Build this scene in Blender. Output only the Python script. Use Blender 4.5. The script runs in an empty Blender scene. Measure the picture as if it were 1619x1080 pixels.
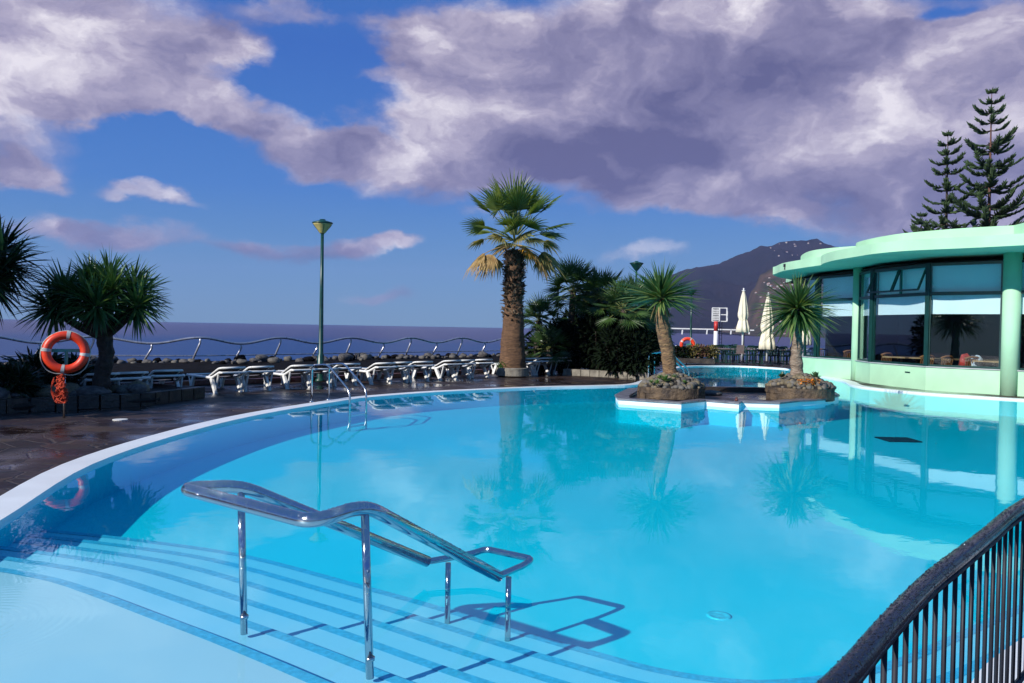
HAZE = 0.000055
import bpy, math, random
from math import sin, cos, tan, pi, radians, sqrt, exp
from mathutils import Vector, Matrix
from mathutils.geometry import tessellate_polygon
from mathutils import noise as mnoise

random.seed(7)
S = bpy.context.scene
COL = S.collection
V = Vector

# ------------------------------------------------------------------ camera
F = 1259.0
CAM = V((0, 0, 1.70))
PITCH, ROLL = radians(-1.05), radians(0.99)
_fw = V((0, cos(PITCH), sin(PITCH)))
_up0 = V((0, -sin(PITCH), cos(PITCH)))
_r0 = V((1, 0, 0))
_rt = _r0 * cos(ROLL) + _up0 * sin(ROLL)
_up = -_r0 * sin(ROLL) + _up0 * cos(ROLL)


def ray(px, py):
    return (_fw + _rt * ((px - 809.5) / F) + _up * ((540 - py) / F))


def G(px, py, z):
    """point on the level z that the photograph shows at px, py"""
    d = ray(px, py)
    return CAM + d * ((z - CAM.z) / d.z)


def H(px, py, D):
    """point at distance D (along y) that the photograph shows at px, py"""
    d = ray(px, py)
    return CAM + d * (D / d.y)


cam = bpy.data.cameras.new("camera")
cam.lens = 36.0 * F / 1619.0
cam.sensor_width = 36.0
cam.clip_start = 0.05
cam.clip_end = 60000
co = bpy.data.objects.new("camera", cam)
COL.objects.link(co)
m = Matrix((_rt, _up, -_fw)).transposed().to_4x4()
m.translation = CAM
co.matrix_world = m
S.camera = co


# ------------------------------------------------------------------ mesh helper
class MB:
    def __init__(s):
        s.v, s.f, s.mi, s.cur = [], [], [], 0

    def add(s, vs, fs):
        o = len(s.v)
        s.v.extend([tuple(p) for p in vs])
        for f in fs:
            s.f.append(tuple(i + o for i in f))
            s.mi.append(s.cur)
        return s

    def box(s, c, size, rz=0.0, M=None):
        hx, hy, hz = size[0] / 2, size[1] / 2, size[2] / 2
        vs = []
        for z in (-hz, hz):
            for x, y in ((-hx, -hy), (hx, -hy), (hx, hy), (-hx, hy)):
                p = V((x, y, z))
                if M is not None:
                    p = M @ p
                elif rz:
                    p = V((x * cos(rz) - y * sin(rz), x * sin(rz) + y * cos(rz), z))
                vs.append(p + V(c))
        return s.add(vs, [(3, 2, 1, 0), (4, 5, 6, 7), (0, 1, 5, 4), (1, 2, 6, 5), (2, 3, 7, 6), (3, 0, 4, 7)])

    def beam(s, a, b, w, h, up=(0, 0, 1)):
        """box-section bar from a to b, w across, h along 'up'"""
        a, b = V(a), V(b)
        d = (b - a)
        L = d.length
        if L < 1e-6:
            return s
        d.normalize()
        x = d.cross(V(up))
        if x.length < 1e-4:
            x = d.cross(V((1, 0, 0)))
        x.normalize()
        z = x.cross(d)
        vs = []
        for p in (a, b):
            for i, j in ((-1, -1), (1, -1), (1, 1), (-1, 1)):
                vs.append(p + x * (i * w / 2) + z * (j * h / 2))
        return s.add(vs, [(0, 3, 2, 1), (4, 5, 6, 7), (0, 1, 5, 4), (1, 2, 6, 5), (2, 3, 7, 6), (3, 0, 4, 7)][::1])

    def tube(s, path, r, n=8, closed=False, caps=True):
        P = [V(p) for p in path]
        N = len(P)
        R = r if isinstance(r, (list, tuple)) else [r] * N
        vs, fs = [], []
        t0 = (P[1] - P[0]).normalized()
        ref = V((0, 0, 1)) if abs(t0.z) < 0.9 else V((1, 0, 0))
        nx = t0.cross(ref).normalized()
        for i in range(N):
            if closed:
                t = (P[(i + 1) % N] - P[i - 1])
            elif i == 0:
                t = P[1] - P[0]
            elif i == N - 1:
                t = P[-1] - P[-2]
            else:
                t = (P[i + 1] - P[i]).normalized() + (P[i] - P[i - 1]).normalized()
            if t.length < 1e-9:
                t = t0
            t = t.normalized()
            nx = (nx - t * nx.dot(t))
            if nx.length < 1e-6:
                nx = t.cross(V((0.3, 0.5, 0.8)))
            nx.normalize()
            ny = t.cross(nx)
            for k in range(n):
                a = 2 * pi * k / n
                vs.append(P[i] + (nx * cos(a) + ny * sin(a)) * R[i])
        M = N if closed else N - 1
        for i in range(M):
            j = (i + 1) % N
            for k in range(n):
                l = (k + 1) % n
                fs.append((i * n + k, i * n + l, j * n + l, j * n + k))
        if caps and not closed:
            fs.append(tuple(range(n - 1, -1, -1)))
            fs.append(tuple((N - 1) * n + k for k in range(n)))
        return s.add(vs, fs)

    def lathe(s, prof, c=(0, 0, 0), n=24, wob=None, caps=True):
        vs, fs = [], []
        c = V(c)
        for i, (r, z) in enumerate(prof):
            for k in range(n):
                a = 2 * pi * k / n
                rr = r * (wob(a, z) if wob else 1)
                vs.append(c + V((rr * cos(a), rr * sin(a), z)))
        for i in range(len(prof) - 1):
            for k in range(n):
                l = (k + 1) % n
                fs.append((i * n + k, i * n + l, (i + 1) * n + l, (i + 1) * n + k))
        if caps:
            fs.append(tuple(range(n - 1, -1, -1)))
            fs.append(tuple((len(prof) - 1) * n + k for k in range(n)))
        return s.add(vs, fs)

    def prism(s, poly, z0, z1, top=True, bottom=True, sides=True):
        n = len(poly)
        vs = [V((p[0], p[1], z0)) for p in poly] + [V((p[0], p[1], z1)) for p in poly]
        fs = []
        if sides:
            fs += [(i, (i + 1) % n, n + (i + 1) % n, n + i) for i in range(n)]
        tri = tessellate_polygon([[V((p[0], p[1], 0)) for p in poly]])
        for t in tri:
            a, b, c = (V(poly[i]).to_2d() if hasattr(poly[i], 'to_2d') else V((poly[i][0], poly[i][1])) for i in t)
            if (b - a).cross(c - a) < 0:
                t = (t[0], t[2], t[1])
            if top:
                fs.append(tuple(n + i for i in t))
            if bottom:
                fs.append(tuple(reversed(t)))
        return s.add(vs, fs)

    def ring(s, inner, outer, z0, z1, bottom=True):
        """closed band between two outlines of the same count, with thickness"""
        n = len(inner)
        vs = []
        for z in (z0, z1):
            vs += [V((p[0], p[1], z)) for p in inner]
            vs += [V((p[0], p[1], z)) for p in outer]
        fs = []
        for i in range(n):
            j = (i + 1) % n
            fs.append((2 * n + i, 2 * n + j, 3 * n + j, 3 * n + i))   # top
            if bottom:
                fs.append((i, n + i, n + j, j))
            fs.append((i, j, 2 * n + j, 2 * n + i))                   # inner face
            fs.append((n + i, 3 * n + i, 3 * n + j, n + j))           # outer face
        return s.add(vs, fs)

    def blob(s, c, size, seed=0, n=10, m=7, amp=0.18, freq=1.3, rz=0.0):
        vs, fs = [], []
        c = V(c)
        for i in range(m + 1):
            th = pi * i / m
            for k in range(n):
                a = 2 * pi * k / n
                d = V((sin(th) * cos(a), sin(th) * sin(a), cos(th)))
                q = 1 + amp * mnoise.noise(d * freq + V((seed * 3.1, seed * 1.7, seed)))
                p = V((d.x * size[0] * q, d.y * size[1] * q, d.z * size[2] * q))
                if rz:
                    p = V((p.x * cos(rz) - p.y * sin(rz), p.x * sin(rz) + p.y * cos(rz), p.z))
                vs.append(c + p)
        for i in range(m):
            for k in range(n):
                l = (k + 1) % n
                fs.append((i * n + k, (i + 1) * n + k, (i + 1) * n + l, i * n + l))
        return s.add(vs, fs)

    def leaf(s, p, d, L, w, droop=0.5, segs=4, fold=0.25, roll=None, prof=None):
        p, d = V(p), V(d).normalized()
        prof = prof or (0.55, 1.0, 0.9, 0.6, 0.04)
        up = V((0, 0, 1)) if abs(d.z) < 0.95 else V((1, 0, 0))
        side = d.cross(up).normalized()
        if roll:
            side = (Matrix.Rotation(roll, 3, d) @ side)
        vs, fs = [], []
        for i in range(segs + 1):
            t = i / segs
            k = t * (len(prof) - 1)
            a = int(min(k, len(prof) - 2))
            ww = w * (prof[a] + (prof[a + 1] - prof[a]) * (k - a)) / 2
            nrm = side.cross(d).normalized()
            vs += [p + side * ww + nrm * (ww * fold), p.copy(), p - side * ww + nrm * (ww * fold)]
            p = p + d * (L / segs)
            d = (d + V((0, 0, -droop / segs))).normalized()
            side = (side - d * side.dot(d)).normalized()
        for i in range(segs):
            o = i * 3
            fs += [(o, o + 1, o + 4, o + 3), (o + 1, o + 2, o + 5, o + 4)]
        return s.add(vs, fs)

    def strip(s, p, d, side, L, w, droop=0.3, segs=3):
        """one flat leaf segment in a given plane"""
        p, d, side = V(p), V(d).normalized(), V(side).normalized()
        vs, fs = [], []
        W = (0.35, 1.0, 0.75, 0.05)
        for i in range(segs + 1):
            ww = w * W[int(round(i * 3 / segs))] / 2
            vs += [p + side * ww, p - side * ww]
            p = p + d * (L / segs)
            d = (d + V((0, 0, -droop * (i + 0.3) / segs))).normalized()
        for i in range(segs):
            o = i * 2
            fs.append((o, o + 1, o + 3, o + 2))
        return s.add(vs, fs)

    def build(s, name, mats, parent=None, origin=None, smooth=False):
        """link as ONE mesh object; world coordinates unless origin says otherwise"""
        me = bpy.data.meshes.new(name)
        off = V((0, 0, 0))
        if origin is not None:
            off = V(origin)
        elif parent is not None:
            q = parent
            while q is not None:
                off = off + q.location
                q = q.parent
        me.from_pydata([(p[0] - off.x, p[1] - off.y, p[2] - off.z) for p in s.v], [], s.f)
        ml = mats if isinstance(mats, (list, tuple)) else [mats]
        for mm in ml:
            me.materials.append(mm)
        if len(ml) > 1:
            me.polygons.foreach_set('material_index', s.mi)
        if smooth:
            me.polygons.foreach_set('use_smooth', [True] * len(me.polygons))
        me.update()
        o = bpy.data.objects.new(name, me)
        if parent is not None:
            o.parent = parent
        elif origin is not None:
            o.location = off
        COL.objects.link(o)
        return o


def tag(o, label=None, cat=None, group=None, kind=None):
    if label:
        o['label'] = label
    if cat:
        o['category'] = cat
    if group:
        o['group'] = group
    if kind:
        o['kind'] = kind
    return o


def thing(name, label, cat, loc=(0, 0, 0), group=None, rz=0.0):
    o = bpy.data.objects.new(name, None)
    o.empty_display_size = 0.2
    o.location = loc
    o.rotation_euler = (0, 0, rz)
    COL.objects.link(o)
    return tag(o, label, cat, group)


def copy_tree(o, parent=None, label=None):
    c = o.copy()
    if parent is not None:
        c.parent = parent
    COL.objects.link(c)
    if label:
        c['label'] = label
    for ch in list(o.children):
        copy_tree(ch, c)
    return c


def catmull(pts, per=8, closed=False):
    P = [V(p) for p in pts]
    n = len(P)
    out = []
    rng = range(n if closed else n - 1)
    for i in rng:
        if closed:
            a, b, c, d = P[i - 1], P[i], P[(i + 1) % n], P[(i + 2) % n]
        else:
            a, b, c, d = P[max(i - 1, 0)], P[i], P[i + 1], P[min(i + 2, n - 1)]
        for k in range(per):
            t = k / per
            out.append(0.5 * ((2 * b) + (c - a) * t + (2 * a - 5 * b + 4 * c - d) * t * t + (3 * b - a - 3 * c + d) * t ** 3))
    if not closed:
        out.append(P[-1].copy())
    return out


def offset(poly, dist, closed=True):
    """push an outline to its right (outward for a clockwise outline: negative = left)"""
    n = len(poly)
    out = []
    for i in range(n):
        a = poly[i - 1] if (closed or i > 0) else poly[i]
        b = poly[(i + 1) % n] if (closed or i < n - 1) else poly[i]
        t = V((b[0] - a[0], b[1] - a[1]))
        if t.length < 1e-9:
            t = V((1, 0))
        t.normalize()
        out.append(V((poly[i][0] + t.y * dist, poly[i][1] - t.x * dist, 0)))
    return out


def smooth01(a, b, x):
    t = max(0.0, min(1.0, (x - a) / (b - a)))
    return t * t * (3 - 2 * t)


# ------------------------------------------------------------------ materials
def new_mat(name):
    mt = bpy.data.materials.new(name)
    mt.use_nodes = True
    nt = mt.node_tree
    return mt, nt, nt.nodes['Principled BSDF'], nt.nodes['Material Output']


def mat(name, col, rough=0.6, metal=0.0, vary=0.0, vscale=3.0, col2=None, bump=0.0, bscale=20.0, rvary=0.0, spec=None, detail=6.0, coords='Object', stretch=None, trans=0.0):
    """one surface: base colour broken up by noise, with relief and uneven gloss"""
    mt, nt, b, out = new_mat(name)
    b.inputs['Base Color'].default_value = (*col, 1)
    b.inputs['Roughness'].default_value = rough
    b.inputs['Metallic'].default_value = metal
    if spec is not None:
        b.inputs['Specular IOR Level'].default_value = spec
    tc = nt.nodes.new('ShaderNodeTexCoord')
    src = tc.outputs[coords]
    if stretch:
        mp = nt.nodes.new('ShaderNodeMapping')
        mp.inputs['Scale'].default_value = stretch
        nt.links.new(src, mp.inputs['Vector'])
        src = mp.outputs['Vector']
    if vary > 0 or col2:
        n = nt.nodes.new('ShaderNodeTexNoise')
        n.inputs['Scale'].default_value = vscale
        n.inputs['Detail'].default_value = detail
        nt.links.new(src, n.inputs['Vector'])
        rp = nt.nodes.new('ShaderNodeValToRGB')
        c2 = col2 if col2 else tuple(c * (1 - vary) for c in col)
        c1 = col if col2 else tuple(min(1, c * (1 + vary * 0.6)) for c in col)
        rp.color_ramp.elements[0].position = 0.32
        rp.color_ramp.elements[1].position = 0.68
        rp.color_ramp.elements[0].color = (*c2, 1)
        rp.color_ramp.elements[1].color = (*c1, 1)
        nt.links.new(n.outputs['Fac'], rp.inputs['Fac'])
        nt.links.new(rp.outputs['Color'], b.inputs['Base Color'])
    if rvary > 0:
        n2 = nt.nodes.new('ShaderNodeTexNoise')
        n2.inputs['Scale'].default_value = vscale * 0.7
        n2.inputs['Detail'].default_value = 4
        nt.links.new(src, n2.inputs['Vector'])
        mr = nt.nodes.new('ShaderNodeMapRange')
        mr.inputs['From Min'].default_value = 0.3
        mr.inputs['From Max'].default_value = 0.7
        mr.inputs['To Min'].default_value = max(0.02, rough - rvary)
        mr.inputs['To Max'].default_value = min(1, rough + rvary)
        nt.links.new(n2.outputs['Fac'], mr.inputs['Value'])
        nt.links.new(mr.outputs['Result'], b.inputs['Roughness'])
    if bump > 0:
        n3 = nt.nodes.new('ShaderNodeTexNoise')
        n3.inputs['Scale'].default_value = bscale
        n3.inputs['Detail'].default_value = 5
        nt.links.new(src, n3.inputs['Vector'])
        bp = nt.nodes.new('ShaderNodeBump')
        bp.inputs['Strength'].default_value = bump
        bp.inputs['Distance'].default_value = 0.05
        nt.links.new(n3.outputs['Fac'], bp.inputs['Height'])
        nt.links.new(bp.outputs['Normal'], b.inputs['Normal'])
    if trans > 0:
        b.inputs['Transmission Weight'].default_value = 0
        ts = nt.nodes.new('ShaderNodeBsdfTranslucent')
        ts.inputs['Color'].default_value = (min(1, col[0] * 1.6), min(1, col[1] * 1.8), col[2] * 0.8, 1)
        mx = nt.nodes.new('ShaderNodeMixShader')
        mx.inputs['Fac'].default_value = trans
        nt.links.new(b.outputs['BSDF'], mx.inputs[1])
        nt.links.new(ts.outputs['BSDF'], mx.inputs[2])
        nt.links.new(mx.outputs['Shader'], out.inputs['Surface'])
    return mt


def wet_metal(name, col, metal, rough, cell=140.0, strength=0.6, amount=0.28):
    """polished tube beaded with rain drops (relief of small round drops)"""
    mt, nt, b, out = new_mat(name)
    b.inputs['Base Color'].default_value = (*col, 1)
    b.inputs['Metallic'].default_value = metal
    b.inputs['Roughness'].default_value = rough
    tc = nt.nodes.new('ShaderNodeTexCoord')
    vo = nt.nodes.new('ShaderNodeTexVoronoi')
    vo.inputs['Scale'].default_value = cell
    vo.inputs['Randomness'].default_value = 1.0
    nt.links.new(tc.outputs['Object'], vo.inputs['Vector'])
    mr = nt.nodes.new('ShaderNodeMapRange')
    mr.interpolation_type = 'SMOOTHSTEP'
    mr.inputs['From Min'].default_value = 0.05
    mr.inputs['From Max'].default_value = amount + 0.1
    mr.inputs['To Min'].default_value = 1
    mr.inputs['To Max'].default_value = 0
    nt.links.new(vo.outputs['Distance'], mr.inputs['Value'])
    ns = nt.nodes.new('ShaderNodeTexNoise')
    ns.inputs['Scale'].default_value = cell * 0.22
    nt.links.new(tc.outputs['Object'], ns.inputs['Vector'])
    th = nt.nodes.new('ShaderNodeMapRange')
    th.inputs['From Min'].default_value = 0.42
    th.inputs['From Max'].default_value = 0.52
    nt.links.new(ns.outputs['Fac'], th.inputs['Value'])
    # drops lie on the upper half of the tube only
    ge = nt.nodes.new('ShaderNodeNewGeometry')
    sx = nt.nodes.new('ShaderNodeSeparateXYZ')
    nt.links.new(ge.outputs['Normal'], sx.inputs['Vector'])
    tp = nt.nodes.new('ShaderNodeMapRange')
    tp.inputs['From Min'].default_value = -0.5
    tp.inputs['From Max'].default_value = 0.35
    nt.links.new(sx.outputs['Z'], tp.inputs['Value'])
    m1 = nt.nodes.new('ShaderNodeMath'); m1.operation = 'MULTIPLY'
    m2 = nt.nodes.new('ShaderNodeMath'); m2.operation = 'MULTIPLY'
    nt.links.new(mr.outputs['Result'], m1.inputs[0])
    nt.links.new(th.outputs['Result'], m1.inputs[1])
    nt.links.new(m1.outputs['Value'], m2.inputs[0])
    nt.links.new(tp.outputs['Result'], m2.inputs[1])
    bp = nt.nodes.new('ShaderNodeBump')
    bp.inputs['Strength'].default_value = strength
    bp.inputs['Distance'].default_value = 0.004
    nt.links.new(m2.outputs['Value'], bp.inputs['Height'])
    nt.links.new(bp.outputs['Normal'], b.inputs['Normal'])
    return mt


def glass_like(name, tint, ior, rough=0.0, gloss=(1, 1, 1)):
    """clear sheet: what lies behind shows through, the rest is mirrored by Fresnel"""
    mt = bpy.data.materials.new(name)
    mt.use_nodes = True
    nt = mt.node_tree
    nt.nodes.clear()
    out = nt.nodes.new('ShaderNodeOutputMaterial')
    tr = nt.nodes.new('ShaderNodeBsdfTransparent')
    tr.inputs['Color'].default_value = (*tint, 1)
    gl = nt.nodes.new('ShaderNodeBsdfGlossy')
    gl.inputs['Roughness'].default_value = rough
    gl.inputs['Color'].default_value = (*gloss, 1)
    fr = nt.nodes.new('ShaderNodeFresnel')
    ge = nt.nodes.new('ShaderNodeNewGeometry')
    ma = nt.nodes.new('ShaderNodeMapRange')          # same index from both sides of the sheet
    ma.inputs['To Min'].default_value = ior
    ma.inputs['To Max'].default_value = 1.0 / ior
    nt.links.new(ge.outputs['Backfacing'], ma.inputs['Value'])
    nt.links.new(ma.outputs['Result'], fr.inputs['IOR'])
    mx = nt.nodes.new('ShaderNodeMixShader')
    nt.links.new(fr.outputs['Fac'], mx.inputs['Fac'])
    nt.links.new(tr.outputs['BSDF'], mx.inputs[1])
    nt.links.new(gl.outputs['BSDF'], mx.inputs[2])
    nt.links.new(mx.outputs['Shader'], out.inputs['Surface'])
    return mt, nt, fr, gl, out

# ------------------------------------------------------------------ light, sky, air
SUN_AZ = V((0.75, 0.66, 0)).normalized()       # the way the light travels over the ground
SUN_EL = radians(29.5)
sun = bpy.data.lights.new("sun", 'SUN')
sun.energy = 5.0
sun.angle = radians(0.5)
sun.color = (1.0, 0.95, 0.87)
so = bpy.data.objects.new("sun", sun)
COL.objects.link(so)
_sd = V((SUN_AZ.x * cos(SUN_EL), SUN_AZ.y * cos(SUN_EL), -sin(SUN_EL)))
so.rotation_euler = _sd.to_track_quat('-Z', 'Y').to_euler()

world = bpy.data.worlds.new("World")
S.world = world
world.use_nodes = True
wn = world.node_tree
wl = wn.links
bg = wn.nodes['Background']
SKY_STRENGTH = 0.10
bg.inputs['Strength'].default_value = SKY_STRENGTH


def W(t, **kw):
    n = wn.nodes.new(t)
    for k, v in kw.items():
        setattr(n, k, v)
    return n


def wm(op, a, b=None, clamp=False):
    n = W('ShaderNodeMath', operation=op)
    n.use_clamp = clamp
    for i, x in enumerate((a, b)):
        if x is None:
            continue
        if isinstance(x, (int, float)):
            n.inputs[i].default_value = x
        else:
            wl.new(x, n.inputs[i])
    return n.outputs[0]


sky = W('ShaderNodeTexSky', sky_type='NISHITA')
sky.sun_disc = False
sky.sun_elevation = SUN_EL
sky.sun_rotation = math.atan2(-SUN_AZ.x, -SUN_AZ.y)
sky.air_density = 1.0
sky.dust_density = 0.4
sky.ozone_density = 2.5
tc = W('ShaderNodeTexCoord')
sep = W('ShaderNodeSeparateXYZ')
wl.new(tc.outputs['Generated'], sep.inputs['Vector'])
az = wm('ARCTAN2', sep.outputs['X'], sep.outputs['Y'])
el = wm('ARCSINE', sep.outputs['Z'])
comb = W('ShaderNodeCombineXYZ')
# clear air: the Nishita sky, graded towards the deep blue of this place and hour by height above the horizon, raised overhead as added fill for the shade
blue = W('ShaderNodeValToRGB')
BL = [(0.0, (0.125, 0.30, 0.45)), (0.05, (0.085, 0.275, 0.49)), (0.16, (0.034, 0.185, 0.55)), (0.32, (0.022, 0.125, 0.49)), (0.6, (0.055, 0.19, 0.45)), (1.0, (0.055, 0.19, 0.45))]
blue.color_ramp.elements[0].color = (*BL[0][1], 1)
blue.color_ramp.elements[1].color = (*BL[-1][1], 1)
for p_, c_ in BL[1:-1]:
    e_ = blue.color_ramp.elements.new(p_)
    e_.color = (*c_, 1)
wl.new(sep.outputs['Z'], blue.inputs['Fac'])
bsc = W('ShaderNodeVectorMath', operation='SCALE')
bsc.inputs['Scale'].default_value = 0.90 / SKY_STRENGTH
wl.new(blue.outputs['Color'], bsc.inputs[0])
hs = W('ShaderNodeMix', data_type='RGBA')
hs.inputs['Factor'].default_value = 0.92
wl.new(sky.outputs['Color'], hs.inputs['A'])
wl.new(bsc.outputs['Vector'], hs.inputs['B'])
wl.new(az, comb.inputs['X'])
wl.new(el, comb.inputs['Y'])


def wnoise(vec, scale, detail, rough=0.55, zoff=0.0, stretch=(1, 1, 1)):
    mp = W('ShaderNodeMapping')
    mp.inputs['Scale'].default_value = stretch
    mp.inputs['Location'].default_value = (zoff, zoff * 0.7, zoff * 1.3)
    wl.new(vec, mp.inputs['Vector'])
    n = W('ShaderNodeTexNoise')
    n.inputs['Scale'].default_value = scale
    n.inputs['Detail'].default_value = detail
    n.inputs['Roughness'].default_value = rough
    wl.new(mp.outputs['Vector'], n.inputs['Vector'])
    return n


# bend the sky coordinates so cloud outlines billow
wp1 = wnoise(comb.outputs['Vector'], 5.0, 6, 0.55, 1.0, (1, 1.7, 1))
wp2 = wnoise(comb.outputs['Vector'], 16.0, 7, 0.6, 4.0, (1, 1.5, 1))


def wv(op, a, b):
    n = W('ShaderNodeVectorMath', operation=op)
    for i, x in enumerate((a, b)):
        if isinstance(x, tuple):
            n.inputs[i].default_value = x
        else:
            wl.new(x, n.inputs[i])
    return n.outputs[0]


d1 = wv('MULTIPLY', wv('SUBTRACT', wp1.outputs['Color'], (0.5, 0.5, 0.5)), (0.22, 0.12, 0))
d2 = wv('MULTIPLY', wv('SUBTRACT', wp2.outputs['Color'], (0.5, 0.5, 0.5)), (0.05, 0.035, 0))
bent = wv('ADD', wv('ADD', comb.outputs['Vector'], d1), d2)


def blob_sum(blobs, lo=0.2, hi=1.4):
    tot = None
    for (px, py, rx, ry, s) in blobs:
        d = ray(px, py).normalized()
        a0, e0 = math.atan2(d.x, d.y), math.asin(d.z)
        mp = W('ShaderNodeMapping')
        sx, sy = F / rx, F / ry
        mp.inputs['Scale'].default_value = (sx, sy, 0)
        mp.inputs['Location'].default_value = (-a0 * sx, -e0 * sy, 0)
        wl.new(bent, mp.inputs['Vector'])
        ln = W('ShaderNodeVectorMath', operation='LENGTH')
        wl.new(mp.outputs['Vector'], ln.inputs[0])
        mr = W('ShaderNodeMapRange')
        mr.interpolation_type = 'SMOOTHSTEP'
        mr.inputs['From Min'].default_value = lo
        mr.inputs['From Max'].default_value = hi
        mr.inputs['To Min'].default_value = s
        mr.inputs['To Max'].default_value = 0
        wl.new(ln.outputs['Value'], mr.inputs['Value'])
        tot = mr.outputs['Result'] if tot is None else wm('ADD', tot, mr.outputs['Result'])
    return tot


CLOUDS = [(545, 125, 90, 26, -.45), (300, 222, 130, 22, -.35), (1345, 75, 34, 26, -.45), (1500, 6, 60, 18, -.6), (1200, 110, 40, 26, -.35), (1275, 305, 80, 36, -.4), (390, 130, 50, 16, -.35), (90, 40, 260, 110, 1.0), (200, 150, 150, 48, 1.0), (380, 75, 110, 42, .85), (15, 262, 58, 26, .8), (250, 300, 85, 20, .75),
          (160, 368, 160, 30, .85), (410, 200, 90, 36, .9), (520, 240, 90, 32, .85), (600, 145, 60, 16, .5), (705, 60, 105, 70, .95),
          (650, 255, 160, 62, 1.0), (770, 150, 130, 95, 1.0), (1000, 110, 330, 150, 1.3), (950, 235, 250, 100, 1.2), (1120, 285, 200, 60, .9),
          (1330, 60, 190, 100, 1.1), (1470, 170, 190, 90, 1.0), (1560, 40, 60, 60, .6), (1420, 300, 240, 85, 1.1), (1230, 335, 60, 34, .6),
          (1000, 405, 85, 24, .55), (550, 392, 95, 32, .95), (650, 385, 55, 22, .8), (400, 402, 75, 22, .75), (610, 477, 120, 18, .6), (760, 330, 40, 14, .4),
          (1600, 330, 110, 120, .9), (900, 345, 50, 14, .3), (470, 14, 120, 20, .6), (-200, 120, 260, 160, .9), (1900, 120, 320, 170, 1.0),
          (-300, 420, 260, 40, .5), (2100, 420, 300, 60, .7), (1050, 330, 110, 26, .3)]
DARKS = [(960, 245, 230, 75, 1.25), (960, 180, 250, 95, .5), (1130, 150, 240, 110, .85), (1350, 60, 150, 60, .35), (250, 95, 130, 30, .5), (1450, 320, 230, 75, .65), (850, 290, 140, 45, .5),
         (560, 404, 110, 22, .55), (170, 390, 170, 22, .6), (420, 412, 100, 16, .5), (620, 285, 120, 30, .3), (90, 20, 110, 40, .25), (760, 20, 60, 40, .2), (1600, 310, 100, 100, .5),
         (225, 148, 100, 24, -.75), (60, 30, 90, 22, -.4), (420, 80, 70, 30, -.35), (790, 185, 70, 50, -.5), (430, 185, 60, 18, -.5), (650, 60, 60, 30, -.4), (1230, 235, 110, 26, -.55),
         (1440, 215, 130, 32, -.5), (1380, 120, 60, 40, -.4), (1000, 20, 120, 26, -.25), (640, 235, 60, 24, -.4), (560, 385, 50, 12, -.4), (250, 298, 60, 12, -.4), (20, 258, 40, 14, -.4), (700, 300, 70, 20, -.25)]
cov = blob_sum(CLOUDS)
dark = blob_sum(DARKS, 0.0, 1.55)
nz = wnoise(comb.outputs['Vector'], 8.0, 10, 0.62, 9.0, (1, 1.5, 1))
nz2 = wnoise(comb.outputs['Vector'], 22.0, 7, 0.6, 2.0, (1, 1.6, 1))
cv = wm('MULTIPLY', cov, wm('ADD', 0.45, wm('MULTIPLY', nz.outputs['Fac'], 1.05)))
cv = wm('ADD', cv, wm('MULTIPLY', wm('SUBTRACT', nz2.outputs['Fac'], 0.5), 0.24))
al = W('ShaderNodeMapRange')
al.interpolation_type = 'SMOOTHSTEP'
al.inputs['From Min'].default_value = 0.27
al.inputs['From Max'].default_value = 0.95
wl.new(cv, al.inputs['Value'])
alpha = wm('MULTIPLY', al.outputs['Result'], 0.96)
# light on the clouds: the noise against itself moved towards the sun
lit0 = wnoise(bent, 8.0, 8, 0.56, 9.0, (1, 1.4, 1))
shift = wv('ADD', bent, (-0.035, 0.045, 0.0))
lit1 = wnoise(shift, 8.0, 8, 0.56, 9.0, (1, 1.4, 1))
rel = wm('MULTIPLY', wm('SUBTRACT', lit0.outputs['Fac'], lit1.outputs['Fac']), 1.7)
bright = wm('ADD', wm('SUBTRACT', 0.62, wm('MULTIPLY', dark, 0.33)), rel)
bright = wm('ADD', bright, wm('MULTIPLY', wm('SUBTRACT', nz2.outputs['Fac'], 0.5), 0.22), clamp=True)
cr = W('ShaderNodeValToRGB')
cr.color_ramp.elements[0].position = 0.0
cr.color_ramp.elements[0].color = (0.12, 0.115, 0.24, 1)
cr.color_ramp.elements[1].position = 1.0
cr.color_ramp.elements[1].color = (0.87, 0.82, 0.87, 1)
e = cr.color_ramp.elements.new(0.42)
e.color = (0.26, 0.24, 0.38, 1)
e = cr.color_ramp.elements.new(0.70)
e.color = (0.46, 0.415, 0.54, 1)
wl.new(bright, cr.inputs['Fac'])
sc = W('ShaderNodeVectorMath', operation='SCALE')
sc.inputs['Scale'].default_value = 0.88 / SKY_STRENGTH
wl.new(cr.outputs['Color'], sc.inputs[0])
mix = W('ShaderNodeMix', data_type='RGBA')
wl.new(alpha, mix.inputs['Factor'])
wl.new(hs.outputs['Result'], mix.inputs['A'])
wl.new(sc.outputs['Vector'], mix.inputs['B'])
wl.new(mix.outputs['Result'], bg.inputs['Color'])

vs = S.view_settings
vs.view_transform = 'Standard'
vs.look = 'None'
vs.exposure = 0.25
vs.gamma = 1.0
cy = S.cycles
cy.transparent_max_bounces = 16
cy.max_bounces = 8
cy.volume_bounces = 0
cy.caustics_reflective = False
cy.caustics_refractive = False
cy.sample_clamp_indirect = 6.0

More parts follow.
